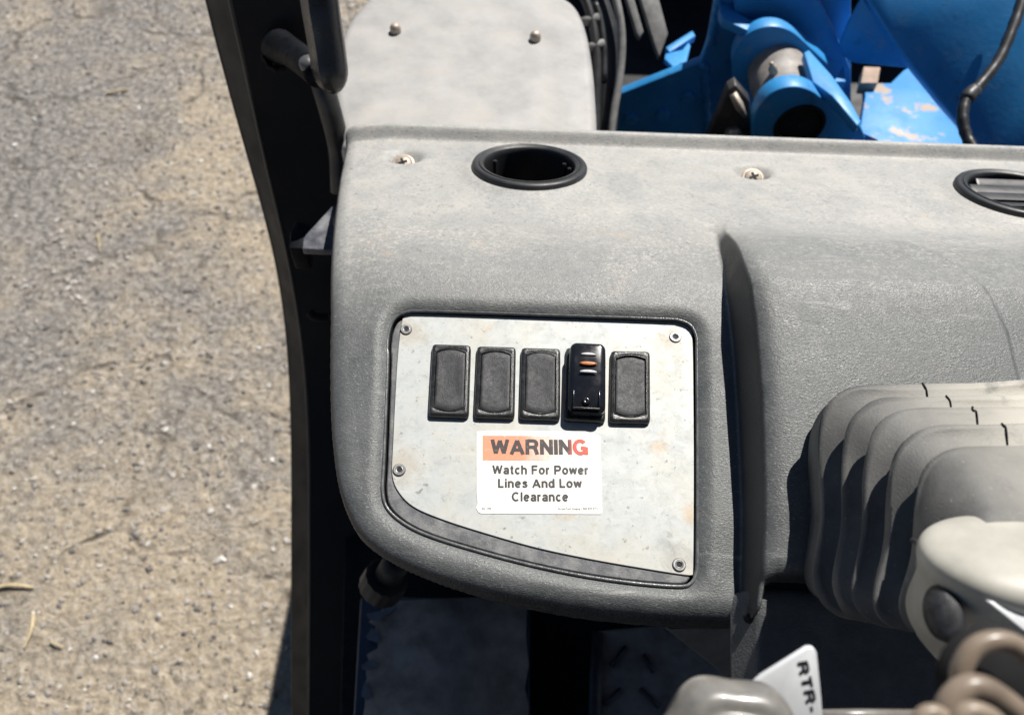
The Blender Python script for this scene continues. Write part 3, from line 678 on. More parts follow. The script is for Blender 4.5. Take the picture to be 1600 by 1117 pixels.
straw([(166, 146), (188, 143), (202, 139)], 0.006, 'yellowish straw fleck on the far ground, near the top left')
straw([(152, 366), (155, 376), (156, 392)], 0.003, 'thin upright-lying straw left of the post, mid ground')

# ------------------------------------------------------------------ black corner post with grab handle
zb = 0.55
post = thing('corner_post', 'tall black steel post left of the dashboard with a grab handle', 'post', tuple(at(480, 1117, 1.2)))
ys = np.array([-520, -300, -120, 0, 90, 200, 300, 375, 450, 530, 600, 700, 900, 1117, 1400])
l0 = np.array([205, 255, 296, 322, 345, 375, 404, 425, 440, 449.5, 454, 456.5, 456.5, 457, 457])
l1 = np.array([235, 288, 331, 358.5, 379, 403, 425.5, 445, 459, 472, 478.5, 483, 484, 483, 482])
l2 = np.array([370, 420, 468, 497, 505, 518, 535, 552, 560, 564, 565, 565, 562, 558, 550])
dd = np.interp(ys, [-520, 0, 600, 1117, 1400], [0.60, 0.78, 1.06, 1.20, 1.22])
yy = np.linspace(-520, 1400, 90)
def sp1(v): return np.interp(yy, ys, v)
def smooth1(a, k=5):
    p = np.pad(a, k, mode='edge'); return np.convolve(p, np.ones(2*k+1)/(2*k+1), 'valid')
L0, L1, L2, DD = (smooth1(sp1(a), 3) for a in (l0, l1, l2, dd))
A = np.array([at(L0[i], yy[i], DD[i]+0.030) for i in range(len(yy))]); B_ = np.array([at(L1[i], yy[i], DD[i]) for i in range(len(yy))]); C_ = np.array([at(L2[i], yy[i], DD[i]+0.012) for i in range(len(yy))])
th = CF*0.006
def ribbon(P, Q, off):
    return loft([np.array([P[i], Q[i], Q[i]+off, P[i]+off]) for i in range(len(P))])
mesh('web', *ribbon(B_+(C_-B_)*0.012, C_, th), M_POST, post, auto=R(40))
mesh('flange', *ribbon(A, B_, th), M_POST, post, auto=R(40))
# rolled beads at bend and rim, coloured lighter as a painted edge highlight
M_EDGE = simple('edge_highlight', (0.06, 0.052, 0.045), 0.4, scale=25)
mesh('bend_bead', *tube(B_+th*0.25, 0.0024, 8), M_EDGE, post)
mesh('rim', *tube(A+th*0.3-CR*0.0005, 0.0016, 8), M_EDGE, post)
# rolled inner edge near the top
e = spline([at(500, 120, 0.79), at(512, 160, 0.80), at(524, 205, 0.82), at(531, 245, 0.84), at(533, 300, 0.86)], 20)
mesh('rolled_edge', *tube(e, 0.012, 14), simple('worn_black_paint', (0.02, 0.02, 0.021), 0.4, scale=30, dust=(0.10, 0.095, 0.09), dust_amt=0.4), post)
# grab handle: flat bar loop in front of the post
hp = spline([at(455, -330, 0.60), at(478, -150, 0.64), at(497, 0, 0.67), at(508, 70, 0.69), at(513, 108, 0.70)], 26)
hx = unit(CR); 
loops = []
n = len(hp); tt = np.gradient(hp, axis=0); tt /= np.linalg.norm(tt, axis=1)[:, None]
for i in range(n):
    s = unit(np.cross(tt[i], CF)); s = s*np.sign(np.dot(s, CR)); d = unit(np.cross(s, tt[i])); d = d*np.sign(np.dot(d, CF))
    loops.append(np.array([hp[i]+s*a*0.0172+d*b for a, b in ((-0.55, -0.004), (-0.35, -0.012), (0.55, -0.013), (0.95, -0.008), (1.0, 0.004), (0.9, 0.012), (-0.4, 0.012), (-1.0, 0.006))]))
last = loops[-1]; c = last.mean(0); t_ = tt[-1]
for k in range(1, 7):
    a = k/6*math.pi/2; loops.append(c+(last-c)*max(math.cos(a), 0.05)+t_*0.022*math.sin(a))
handle = mesh('grab_handle', *loft(loops), M_GLOSS if False else simple('handle_paint', (0.020, 0.020, 0.021), 0.28, scale=20, dust=(0.12, 0.11, 0.10), dust_amt=0.15), post, auto=R(50))
bs = spline([at(436, 74, 0.80), at(455, 82, 0.775), at(478, 100, 0.74), at(497, 118, 0.715)], 12)
M_NAVY = simple('navy_weld', (0.003, 0.004, 0.007), 0.6, spec=0.15, scale=60, dust=(0.012, 0.012, 0.015), dust_amt=0.3, bmp=0.6, bscale=160)
mesh('handle_mount', *tube(bs, np.interp(np.linspace(0, 1, 12), [0, 0.25, 1], [0.019, 0.015, 0.012]), 16), M_NAVY, post)
wl = [at(436+19*math.cos(a)*1.1-2, 82+26*math.sin(a), 0.797) for a in np.linspace(0, 2*math.pi, 40)]
mesh('weld_bead', *tube(wl, 0.0032+0.0012*np.sin(np.arange(40)*1.9), 8), M_NAVY, post)
mesh('bolt', *tube([at(484, 108, 0.722), at(481, 98, 0.712), at(480, 94, 0.709)], [0.0085, 0.0085, 0.006], 14), simple('grey_bolt', (0.10, 0.10, 0.105), 0.35, 0.4, dust=(0.3, 0.3, 0.3)), post)
# gusset that carries the dashboard
zg = at(495, 370, 0.74)[2]
gp = [on_z(x, y, zg) for x, y in ((474, 372), (478, 366), (518, 322), (545, 318), (545, 392), (472, 389))]
mesh('gusset', *prism(gp, (0, 0, -0.008)), simple('chipped_navy_paint', (0.075, 0.08, 0.10), 0.5, scale=45, dust=(0.34, 0.34, 0.34), dust_amt=0.8), post, bevel=0.0015)
gp = [on_z(x, y, zg-0.010) for x, y in ((452, 388), (453, 362), (462, 345), (486, 350), (478, 389))]
mesh('gusset_web', *prism(gp, (0, 0, -0.03)), M_NAVY, post, bevel=0.0015)
sl_ = [at(484, 488, 0.955), at(490, 494, 0.955), at(500, 496, 0.957), at(512, 495, 0.96)]
mesh('slot', *tube(spline(sl_, 10), 0.0055, 8), M_VOID, post)

# ------------------------------------------------------------------ grey fender ahead of the dashboard
M_FEND = simple('fender_plastic', (0.385, 0.38, 0.37), 0.6, var=0.16, scale=22, dust=(0.47, 0.44, 0.39), dust_amt=0.75, bmp=0.2, bscale=500)
zf = dash_pt(0, V_REAR)[2]-0.016
fpx = [(548, 232), (534, 208), (521, 165), (524, 95), (537, 45), (556, 15), (584, -9), (640, -15), (720, -17), (800, -16), (858, -12), (894, 0), (914, 32), (926, 88), (932, 150), (935.5, 225), (936, 240), (730, 250)]
fl = smooth_poly(np.array([on_z(x, y, zf)[:2] for x, y in fpx]), 160)
def zl(p, z): return np.c_[p, np.full(len(p), z)]
fender = thing('fender', 'pale dusty grey fender cover with two bolts, beyond the dashboard', 'fender', (fl[:, 0].mean(), fl[:, 1].mean(), zf-0.08))
rr_ = 0.012
lo = [zl(fl, zf-0.09), zl(fl, zf-rr_)]+[zl(rloop(fl, rr_*(1-math.cos(a))), zf-rr_+rr_*math.sin(a)) for a in np.linspace(0.25, math.pi/2, 6)]
cen = fl.mean(0)
for k in (0.75, 0.5, 0.25, 0.02): p = cen+(rloop(fl, rr_)-cen)*k; lo.append(zl(p, zf+0.0006*(1-k*k)))
mesh('cover', *loft(lo, False, True), M_FEND, fender, auto=R(60))
for x, y in ((618, 47), (836.5, 59)):
    p = on_z(x, y, zf+0.003)
    mesh('bolt', *lathe([(0.0068, -0.002), (0.0066, 0.003), (0.0050, 0.0062), (0.0028, 0.0075), (0.0002, 0.0078)], p, (0, 0, 1), (1, 0, 0), 20), M_SCREW_T, fender)

# ------------------------------------------------------------------ blue boom frame, pin and surroundings
def mat_blue(name, rust=0.0):
    m, t, b = new_mat(name); co = coord(t)
    col = ramp(t, noise(t, co, 12, 5), [(0.3, (0.020, 0.235, 0.58)), (0.7, (0.034, 0.315, 0.71))])
    col = mix(t, ramp(t, noise(t, co, 34, 6, 0.75), [(0.56, g(0)), (0.74, g(0.35))]), col, (0.36, 0.42, 0.46))      # dust film
    col = mix(t, ramp(t, noise(t, co, 21, 6, 0.7), [(0.60, g(0)), (0.68, g(0.55))]), col, (0.03, 0.06, 0.10))       # grease
    col = mix(t, ramp(t, noise(t, co, 70, 4, 0.7), [(0.68, g(0)), (0.72, g(0.8))]), col, (0.30, 0.20, 0.13))        # chips
    if rust: col = mix(t, ramp(t, noise(t, co, 17, 5, 0.65), [(0.56, g(0)), (0.62, g(rust))]), col, (0.46, 0.34, 0.22))
    t.links.new(col, b.inputs['Base Color'])
    t.links.new(ramp(t, noise(t, co, 26, 5), [(0.3, g(0.38)), (0.7, g(0.65))]), b.inputs['Roughness'])
    bump(t, b, noise(t, co, 150, 3), 0.2, 0.001); return m
M_BLUE = mat_blue('blue_paint'); M_BLUER = mat_blue('rusty_blue_paint', 0.9)
M_STEEL = simple('worn_steel', (0.30, 0.285, 0.27), 0.65, 0.15, var=0.35, scale=30, dust=(0.20, 0.13, 0.085), dust_amt=0.9)
M_SLAT = simple('dusty_grey_rubber', (0.20, 0.20, 0.195), 0.7, var=0.35, scale=60)
Y1 = at(1240, 195, 1.0)[1]; Y2 = Y1+0.125
boom = thing('boom_frame', 'blue painted steel boom pivot frame with a thick grey pin, behind the dashboard', 'boom frame', (0.42, Y1+0.1, 0.60))
def yplate(name, pts, Y, t, mt=M_BLUE, parent=boom, bev=0.002):
    p = [on_y(x, y, Y) for x, y in pts]
    return mesh(name, *prism(p, (0, t, 0)), mt, parent, smooth=True, bevel=bev)
def zplate(name, pts, z, t, mt=M_BLUE, parent=boom, bev=0.0015):
    p = [on_z(x, y, z) for x, y in pts]
    return mesh(name, *prism(p, (0, 0, -t)), mt, parent, smooth=True, bevel=bev)
def arc(cx, cy, rx, ry, a0, a1, n=14): return [(cx+rx*math.cos(R(a)), cy-ry*math.sin(R(a))) for a in np.linspace(a0, a1, n)]
near = arc(1240, 202, 64, 66, 185, 48, 18)+[(1345, 199), (1352, 215), (1330, 330), (1180, 330)]
lug = yplate('near_lug', near, Y1, 0.026)
far = arc(1206, 100, 61, 58, 190, 45, 18)+[(1293, 100), (1300, 130), (1300, 220), (1150, 220)]
yplate('far_lug', far, Y2, 0.024)
ca = on_y(1238, 200, Y1)
mesh('pin', *lathe([(0.001, -0.006), (0.0395, -0.006), (0.0395, 0.15)], ca+np.array([0, 0.03, 0]), (0, 1, 0), (1, 0, 0), 40, (True, True)), M_STEEL, boom, auto=R(40))
mesh('pin_bore', *lathe([(0.033, -0.001), (0.031, -0.004), (0.0285, -0.004), (0.027, 0.0), (0.026, -0.001), (0.0005, -0.001)], ca+np.array([0.008, 0, 0.004]), (0, 1, 0), (1, 0, 0), 36), M_VOID, boom, auto=R(40))
mesh('grease_nipple', *lathe([(0.006, 0), (0.006, 0.008), (0.003, 0.012), (0.003, 0.016), (0.0005, 0.017)], ca+np.array([-0.022, 0.070, 0.033]), (-0.5, 0, 0.86), (0, 1, 0), 12), M_SCREW_T, boom)
yplate('rear_plate', [(930, 260), (958, 152), (1096, 98), (1106, 70), (1124, -30), (1160, -90), (1330, -90), (1330, 260)], Y2+0.07, 0.018)
ztop = on_y(1040, 120, Y2+0.07)[2]
zplate('shelf_plate', [(1040, 122), (1050, 103), (1038, 92), (1040, 84), (1066, 78), (1076, 66), (1079, 72), (1072, 102), (1094, 93), (1100, 98)], ztop-0.002, 0.008)
zplate('shelf_edge', [(1040, 74), (1082, 48), (1087, 56), (1046, 82)], ztop+0.0, 0.012)
p_ = on_y(1150, 30, Y2+0.03)[2]
zplate('bent_strip', [(1124, -60), (1145, -60), (1146, 16), (1176, 34), (1168, 48), (1130, 31), (1124, 20)], p_, 0.012)
yplate('brace_plate', [(1146, -40), (1260, -40), (1300, 40), (1330, 110), (1255, 75), (1215, 30), (1176, 40), (1148, 18)], Y2+0.05, 0.012)
# tail strap between the lugs
zplate('strap', [(1256, 82), (1264, 78), (1300, 118), (1330, 160), (1346, 190), (1340, 197), (1300, 150), (1270, 128)], on_y(1300, 150, Y1)[2]+0.004, 0.012)
zplate('edge_tab', [(1318, 215), (1340, 204), (1356, 262), (1328, 262)], on_y(1345, 199, Y1)[2]-0.03, 0.01)
zplate('small_gusset', [(1302, 128), (1318, 102), (1322, 128)], on_y(1310, 120, Y1+0.1)[2], 0.02)
# clamp left of the pin
M_DGREY = simple('dark_steel', (0.05, 0.05, 0.052), 0.5, 0.3, scale=30, dust=(0.25, 0.23, 0.2), dust_amt=0.3)
yplate('clamp_plate', [(1092, 250), (1138, 142), (1150, 134), (1172, 160), (1182, 250)], Y1+0.03, 0.02, M_DGREY)
mesh('clamp_bolt', *lathe([(0.011, 0), (0.011, 0.012), (0.008, 0.016), (0.0005, 0.017)], on_y(1143, 208, Y1+0.03), (0.2, -1, 0.5), (1, 0, 0), 18), M_SCREW, boom, auto=R(40))
mesh('lock_tab', *tube([on_y(1145, 146, Y1+0.028), on_y(1155, 166, Y1+0.022), on_y(1163, 180, Y1+0.022)], [0.010, 0.012, 0.006], 10, flat=0.5), M_SCREW_T, boom)
M_WELD = mat_blue('weld_blue')
def weld(a, b, Y, r=0.005):
    p = [on_y(a[0]+(b[0]-a[0])*t, a[1]+(b[1]-a[1])*t, Y) for t in np.linspace(0, 1, 26)]
    mesh('weld_bead', *tube(p, r*(1+0.25*np.sin(np.arange(26)*1.7)), 8), M_WELD, boom)
weld((1110, 70), (1128, -30), Y2+0.068); weld((1100, 100), (1108, 230), Y2+0.068, 0.006)
for x, y in ((985, 185), (1035, 178), (1075, 150)):
    mesh('hex_bolt', *lathe([(0.011, 0), (0.011, 0.007), (0.0095, 0.009), (0.0003, 0.009)], on_y(x, y, Y2+0.07), (0, -1, 0), (1, 0, 0.2), 6), M_BLUE, boom, smooth=False)
# main plate of the boom on the right and the sunlit shelf under it
pc = at(1480, 100, 1.02); nG = unit((-0.12, -0.80, 0.72))
def gplate(name, pts, p, nn, t, mt=M_BLUE, bev=0.003):
    q = [on_plane(x, y, p, nn) for x, y in pts]; return mesh(name, *prism(q, -np.asarray(nn)*t), mt, boom, bevel=bev)
gplate('boom_plate', [(1352, -6), (1372, -60), (1760, -60), (1760, 330), (1580, 330), (1536, 252), (1502, 196), (1474, 164), (1432, 112), (1395, 62)], pc, nG, 0.02)
gplate('boom_foot', [(1310, 72), (1322, 40), (1346, -4), (1398, 66), (1431, 110), (1400, 106), (1335, 100), (1316, 90)], pc+np.array([0, 0.012, -0.012]), unit((-0.5, -1, -0.1)), 0.02)
zh = on_plane(1500, 196, pc, nG)[2]-0.06
zplate('lit_shelf', [(1346, 185), (1352, 150), (1350, 130), (1392, 130), (1412, 110), (1440, 95), (1520, 150), (1600, 330), (1330, 330)], zh, 0.012, M_BLUER)
zplate('rust_block', [(1345, 130), (1350, 104), (1376, 105), (1372, 130)], zh+0.012, 0.02, simple('rusty_bare_steel', (0.40, 0.29, 0.22), 0.8, scale=60))
cab = spline([at(1604, -40, 0.97), at(1597, 0, 0.97), at(1582, 45, 0.965), at(1560, 95, 0.96), at(1530, 134, 0.955), at(1511, 154, 0.95), at(1504, 182, 0.945), at(1511, 215, 0.94), at(1530, 245, 0.93), at(1570, 290, 0.92)], 50)
cable = thing('electric_cable', 'black corrugated cable hanging over the blue boom plate', 'cable', tuple(cab[-1]))
mesh('sheath', *tube(cab, 0.0068+0.0005*np.sin(np.arange(50)*2.1), 12), M_BLACK, cable)
mesh('tape', *tube(cab[23:29], [0.0078, 0.0092, 0.0088, 0.0095, 0.009, 0.0078], 12), simple('grey_tape', (0.05, 0.05, 0.052), 0.45), cable)
# hoses, guard bars in the gap right of the fender
def hose(px, d, r, mt, label):
    p = spline([at(x, y, d) for x, y in px], 36)
    tag(mesh('hydraulic_hose', *tube(p, r, 14), mt), label, 'hose', 'hoses beside the fender')
hose([(945, -60), (966, 15), (972, 70), (967, 130), (957, 190), (950, 270)], 1.05, 0.0055, M_SLAT, 'thin dull grey hose arching down right of the fender')
hose([(905, -60), (938, 20), (952, 80), (950, 150), (940, 270)], 1.08, 0.017, M_BLACK, 'thick black hose against the right side of the fender')
hose([(880, -60), (918, 10), (932, 80), (932, 150), (928, 270)], 1.00, 0.006, M_BLACK, 'thin black hose closest to the fender edge')
for i, (px, lb) in enumerate((([(992, -30), (1022, -30), (1044, 52), (1030, 91), (1022, 70)], 'wide grey guard bar with a pointed end, above the blue bracket'), ([(970, -30), (983, -30), (1006, 50), (999, 61), (994, 52)], 'narrow grey guard bar left of the wide one'))):
    p = [at(x, y, 1.12) for x, y in px]
    tag(mesh('guard_bar', *prism(p, CF*0.012), M_SLAT, bevel=0.002), lb, 'bar', 'guard bars beside the hoses')
rung = thing('clip_bracket', 'small dark ladder bracket between fender and hoses', 'bracket', tuple(at(925, 100, 1.0)))
for a, b in (((908, 36), (936, 28)), ((914, 78), (944, 68))): mesh('rung', *tube([at(*a, 1.0), at(*b, 1.0)], 0.006, 10), M_SLAT, rung)
mesh('rail', *tube(spline([at(930, 5, 1.0), at(938, 30, 1.0), at(944, 75, 1.0), at(944, 130, 1.0)], 12), 0.004, 10), M_BLACK, rung)

# ------------------------------------------------------------------ chassis, added light blockers, floor
M_CH = simple('chassis_black', (0.012, 0.012, 0.014), 0.6, var=0.3, scale=10, dust=(0.05, 0.05, 0.05), dust_amt=0.3)
chas = thing('chassis', 'black machine chassis beneath the boom frame and floor', 'chassis', (0.4, 0.8, 0.0))
def boxm(name, x0, x1, y0, y1, z0, z1, mt, parent, bev=0.004):
    p = [(x0, y0, z0), (x1, y0, z0), (x1, y1, z0), (x0, y1, z0)]
    return mesh(name, *prism(p, (0, 0, z1-z0)), mt, parent, bevel=bev)
boxm('deck', -0.02, 2.2, 0.62, 3.4, 0.40, 0.46, M_CH, chas)
boxm('frame_body', -0.20, 1.6, -0.9, 0.60, 0.20, 0.52, M_CH, chas)
boxm('added_light_block', -0.17, 1.2, 0.50, 0.515, 0.60, 1.19, M_CH, chas)  # plate added under the dashboard to keep sunlight out of the footwell
boxm('added_shadow_box', -0.098, 0.05, 0.62, 1.62, 0.461, 1.04, M_CH, chas, 0.01)  # hidden box added below the fender to cast the ground shadow
boxm('added_rear_block', -0.30, 1.20, -2.3, -1.05, 0.521, 1.55, M_CH, chas, 0.02)  # unseen box added behind the operator to darken shaded faces
boxm('rear_bulkhead', 0.10, 2.2, 2.2, 2.25, 0.461, 1.1, M_CH, chas)
FZ = 0.66
floor_ = thing('floor_step', 'dark footwell floor with torn anti-slip mats below the dashboard', 'floor', (0.0, 0.2, 0.60))
M_FLOOR = simple('dark_blue_paint', (0.02, 0.036, 0.07), 0.4, scale=20, dust=(0.10, 0.10, 0.10), dust_amt=0.3)
M_MAT = simple('anti_slip_mat', (0.34, 0.28, 0.24), 0.85, var=0.45, scale=26, dust=(0.30, 0.29, 0.28), dust_amt=0.5, bmp=0.8, bscale=350)
zplate('floor_plate', [(563, 932), (828, 932), (828, 1500), (530, 1500)], FZ, 0.03, M_FLOOR, floor_, 0.003)
zplate('lower_floor', [(540, 800), (1500, 800), (1500, 1600), (520, 1600)], FZ-0.045, 0.01, M_VOID, floor_)
edge = [(608, 938)]
yq = 938
for dx, dy in ((-2, 6), (-18, 12), (6, 6), (-26, 8), (14, 8), (-10, 16), (14, 4), (0, 14), (-22, 10), (4, 8), (8, 4), (-14, 14), (2, 12), (-8, 14), (6, 10), (-2, 20), (-6, 30), (4, 60), (-8, 200)):
    edge.append((edge[-1][0]+dx*0.8, edge[-1][1]+dy))
mt_ = [(822, 1500), (826, 1100), (820, 1075), (826, 1040), (822, 990), (824, 930)]+edge
zplate('anti_slip_mat', mt_, FZ+0.0035, 0.0034, M_MAT, floor_, 0)
zplate('right_mat', [(932, 985), (1180, 960), (1200, 1500), (926, 1500), (928, 1100)], FZ-0.02, 0.02, M_MAT, floor_, 0.003)
mesh('mat_edge_bar', *tube([on_z(935, 988, FZ-0.012), on_z(930, 1060, FZ-0.012), on_z(926, 1300, FZ-0.012)], 0.008, 10, flat=0.6), M_DGREY, floor_)
for a, b in (((955, 1040), (978, 1010)), ((1005, 1022), (1022, 1050)), ((945, 1100), (970, 1076)), ((1000, 1075), (1030, 1104))):
    mesh('tread_bar', *tube([on_z(*a, FZ-0.016), on_z(*b, FZ-0.016)], 0.0035, 8), M_DGREY, floor_)
for (x, y, w_, h_) in ((588, 962, 13, 9), (584, 992, 10, 12), (578, 1038, 12, 8), (606, 950, 10, 10), (572, 1080, 7, 14)):
    rg = [on_z(x+w_*math.cos(a)*(1+0.35*math.sin(3*a+x)), y+h_*math.sin(a)*(1+0.3*math.cos(2*a+y)), FZ+0.0062) for a in np.linspace(0, 6.0, 11)]
    mesh('torn_flake', *prism(rg, (0, 0, -0.0018)), simple('torn_edge', (0.20, 0.21, 0.23), 0.7), floor_, smooth=False)
# filler cap under the dashboard corner
cap = thing('filler_cap', 'black ribbed filler cap and stem tucked below the dashboard corner', 'cap', tuple(at(600, 915, 0.88)))
a0, a1, a2, a3 = at(625, 872, 0.78), at(606, 900, 0.80), at(598, 912, 0.805), at(590, 925, 0.815)
ax = unit(a3-a1)
mesh('stem', *tube([a0, a1+ax*0.004], 0.0145, 20), M_CH, cap)
th_ = np.arange(60)*2*math.pi/60; ex_ = unit(np.cross(ax, CF)); ey_ = np.cross(ax, ex_)
rr2 = 0.0235+0.0005*np.sin(th_*15)
ring = lambda r, h: a1+ax*h+(r[:, None] if np.ndim(r) else r)*(np.cos(th_)[:, None]*ex_+np.sin(th_)[:, None]*ey_)
mesh('cap', *loft([ring(rr2*0.85, 0.0), ring(rr2, 0.002), ring(rr2, 0.022), ring(rr2*0.9, 0.025)]), M_CH, cap, auto=R(35))

# ------------------------------------------------------------------ lower console cover under the right half of the dashboard
def raised_pt(u, v): 
    return dash_pt(np.array([u]), np.array([v]), dash_h(np.array([u]), np.array([v])))[0]

ubl = uv(1203, 900, 0.035)[0]
cover0 = raised_pt(0.30, V_BR+0.0005)
us = np.r_[-0.0125, -0.012, -0.009, -0.005, -0.002, 0.0, 0.004, np.linspace(0.012, 0.5, 14)]
rows = []
for k, s_ in enumerate(np.r_[0.0, 0.0015, 0.004, np.linspace(0.012, 0.12, 14)]):
    row = []
    for x in us:
        dep = 0.0 if x >= 0 else -1.3*(-x)**1.0
        lip = 0.004*math.exp(-(s_/0.002))
        p = np.array([0.0, -math.cos(R(24))*s_, -math.sin(R(24))*s_])
        nn = np.array([0, -math.sin(R(24)), math.cos(R(24))])
        row.append(np.array([ubl+x, cover0[1]-0.002, cover0[2]-0.008])+p+np.array([0, 0, dep])-nn*lip)
    rows.append(row)
rows = np.array(rows); nr, nc = rows.shape[:2]
fcs = [[a*nc+b, a*nc+b+1, (a+1)*nc+b+1, (a+1)*nc+b] for a in range(nr-1) for b in range(nc-1)]
M_COVER = simple('cover_plastic', (0.085, 0.09, 0.093), 0.55, scale=60, dust=(0.2, 0.2, 0.2), dust_amt=0.25, bmp=0.6, bscale=700)
mesh('lower_cover', rows.reshape(-1, 3), fcs, M_COVER, dashboard, solid=0.003)
hl = rows[6, 2]; 
hp_ = at(1168, 966, 0.0)
i_, j_ = np.unravel_index(np.argmin([[math.hypot(to_px(p)[0]-1170, to_px(p)[1]-966) for p in r] for r in rows]), (nr, nc))
pc_ = at(1169, 966, to_px(rows[i_, j_])[2]-0.0025)
mesh('cover_hole', *lathe([(0.0030, 0.0), (0.0026, 0.0004), (0.0002, 0.0004)], pc_, -CF-0.8*CR, CU, 16), M_VOID, dashboard)
kp = [at(x, y, d) for x, y, d in ((1040, 982, 0.60), (1175, 978, 0.60), (1235, 1000, 0.62), (1235, 1160, 0.66), (1165, 1085, 0.66), (1120, 1045, 0.64))]
mesh('knee_panel', *prism(kp, CF*0.006), M_COVER, dashboard, bevel=0.002)

# ------------------------------------------------------------------ control lever: rubber bellows and cream handle
lever = thing('control_lever', 'cream control lever rising from a cracked grey rubber bellows', 'lever', tuple(at(1560, 800, 0.5)))
def mat_boot():
    m, t, b = new_mat('bellows_rubber'); co = coord(t)
    n1 = noise(t, co, 35, 6, 0.7); n2 = noise(t, co, 14, 4, 0.6)
    col = ramp(t, n1, [(0.3, (0.078, 0.079, 0.079)), (0.7, (0.150, 0.149, 0.142))])
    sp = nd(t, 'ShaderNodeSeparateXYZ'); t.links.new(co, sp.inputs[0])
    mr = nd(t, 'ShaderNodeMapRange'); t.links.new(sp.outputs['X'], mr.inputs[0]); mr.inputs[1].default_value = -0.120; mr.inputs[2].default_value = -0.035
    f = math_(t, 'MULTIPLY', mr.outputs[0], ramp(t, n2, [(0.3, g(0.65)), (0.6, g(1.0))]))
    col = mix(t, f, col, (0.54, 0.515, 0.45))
    col = mix(t, ramp(t, noise(t, co, 300, 3, 0.7), [(0.64, g(0)), (0.74, g(0.4))]), col, (0.42, 0.40, 0.36))
    t.links.new(col, b.inputs['Base Color']); b.inputs['Roughness'].default_value = 0.62
    col2 = mix(t, ramp(t, noise(t, co, 48, 6, 0.75, 0.6), [(0.55, g(0)), (0.70, g(0.6))]), col, (0.13, 0.13, 0.127)); t.links.new(col2, b.inputs['Base Color'])
    bump(t, b, noise(t, co, 800, 3, 0.6), 0.35, 0.0006); return m
M_BOOT = mat_boot()
RID = [(1482, 781, 215, 198, 0.427), (1520, 795, 218, 192, 0.409), (1557, 806, 224, 184, 0.390), (1596, 823, 226, 175, 0.370), (1638, 845, 226, 163, 0.350)]
TH = np.arange(720)*2*math.pi/720
def lobe(cx, cy, hw, hh, d, sc=1.0):
    c, s_ = np.cos(TH), np.sin(TH); e = 2/4.2
    x = np.sign(c)*abs(c)**e; y = np.sign(s_)*abs(s_)**e
    pin = 1-0.055*np.maximum(np.cos(2*TH*1.0), 0)**3*0-0.085*np.exp(-((np.abs(((TH-math.pi/2-0.10)+math.pi/2) % math.pi-math.pi/2))/0.42)**2)-0.03*np.exp(-((np.abs((TH+math.pi/2) % math.pi-math.pi/2))/0.35)**2)
    k = (d*1000) % 7
    wob = 1+0.010*np.sin(3*TH+k*1.7)+0.006*np.sin(7*TH+k*3.1)
    q = np.stack([x*pin*wob, y*pin*wob], -1); qq = np.vstack([q, q[:1]]); L = np.r_[0, np.cumsum(np.linalg.norm(np.diff(qq*[hw, hh], axis=0), axis=1))]; t = np.linspace(0, L[-1], 140, endpoint=False)
    q = np.stack([np.interp(t, L, qq[:, 0]), np.interp(t, L, qq[:, 1])], -1)
    sh = 0.06+0.030*np.clip((0.427-d)/0.0185, 0, 4)
    return np.array([at(cx+hw*sc*a_+sh*hh*sc*b_-(9*math.exp(-((b_+0.15)/0.35)**2)*(-1 if a_ < 0 else 0)), cy-hh*sc*b_, d+0.016*b_*sc+0.0008*math.sin(5*a_+3*b_+k)) for a_, b_ in q])
lp = [lobe(1455, 778, 208, 186, 0.447, 0.97), lobe(1462, 780, 210, 188, 0.436, 0.95)]
LOOPS = []
for k, r_ in enumerate(RID):
    cx, cy, hw, hh, d = r_
    lp += [lobe(cx, cy, hw, hh, d+0.0024, 0.958), lobe(cx, cy, hw, hh, d+0.0010, 0.992), lobe(cx, cy, hw, hh, d-0.0002, 1.0), lobe(cx, cy, hw, hh, d-0.0014, 0.991), lobe(cx, cy, hw, hh, d-0.0034, 0.955)]
    LOOPS.append(lp[-4:])
    if k < 4:
        q = np.array(r_)*0.45+np.array(RID[k+1])*0.55; lp += [lobe(*q[:4], q[4]+0.006, 0.90), lobe(*q[:4], q[4]+0.0, 0.865), lobe(*q[:4], q[4]-0.004, 0.885)]; LOOPS[-1] = LOOPS[-1]+[lp[-3]]
    else:
        lp += [lobe(cx, cy, hw, hh, d-0.012, 0.86), lobe(cx-10, cy+10, hw, hh, d-0.022, 0.66), lobe(cx-25, cy+20, hw, hh, d-0.030, 0.48), lobe(cx-30, cy+25, hw, hh, d-0.036, 0.40)]
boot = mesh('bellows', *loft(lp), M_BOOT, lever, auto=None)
for k, xt in ((0, 1437), (1, 1474), (2, 1515), (3, 1561)):
    p = []
    for j, q in enumerate(LOOPS[k]):
        X, Y, _ = to_px(q); top = np.where(Y < RID[k][1]-60)[0]; top = top[np.argsort(X[top])]; xx = xt+j*3.2+1.5*math.sin(j*2.3)
        p.append([np.interp(xx, X[top], q[top, i]) for i in range(3)])
    p = np.array(p)[1:]-CF*0.0002+CU*0.0002
    mesh('crack', *tube(spline(p, 14), np.linspace(0.0006, 0.00035, 14), 6), M_VOID, boot)
def mat_cream():
    m, t, b = new_mat('cream_plastic'); co = coord(t)
    col = ramp(t, noise(t, co, 40, 5, 0.6), [(0.3, (0.36, 0.35, 0.305)), (0.7, (0.52, 0.505, 0.445))])
    t.links.new(col, b.inputs['Base Color']); b.inputs['Roughness'].default_value = 0.5; return m
M_CREAM = mat_cream()
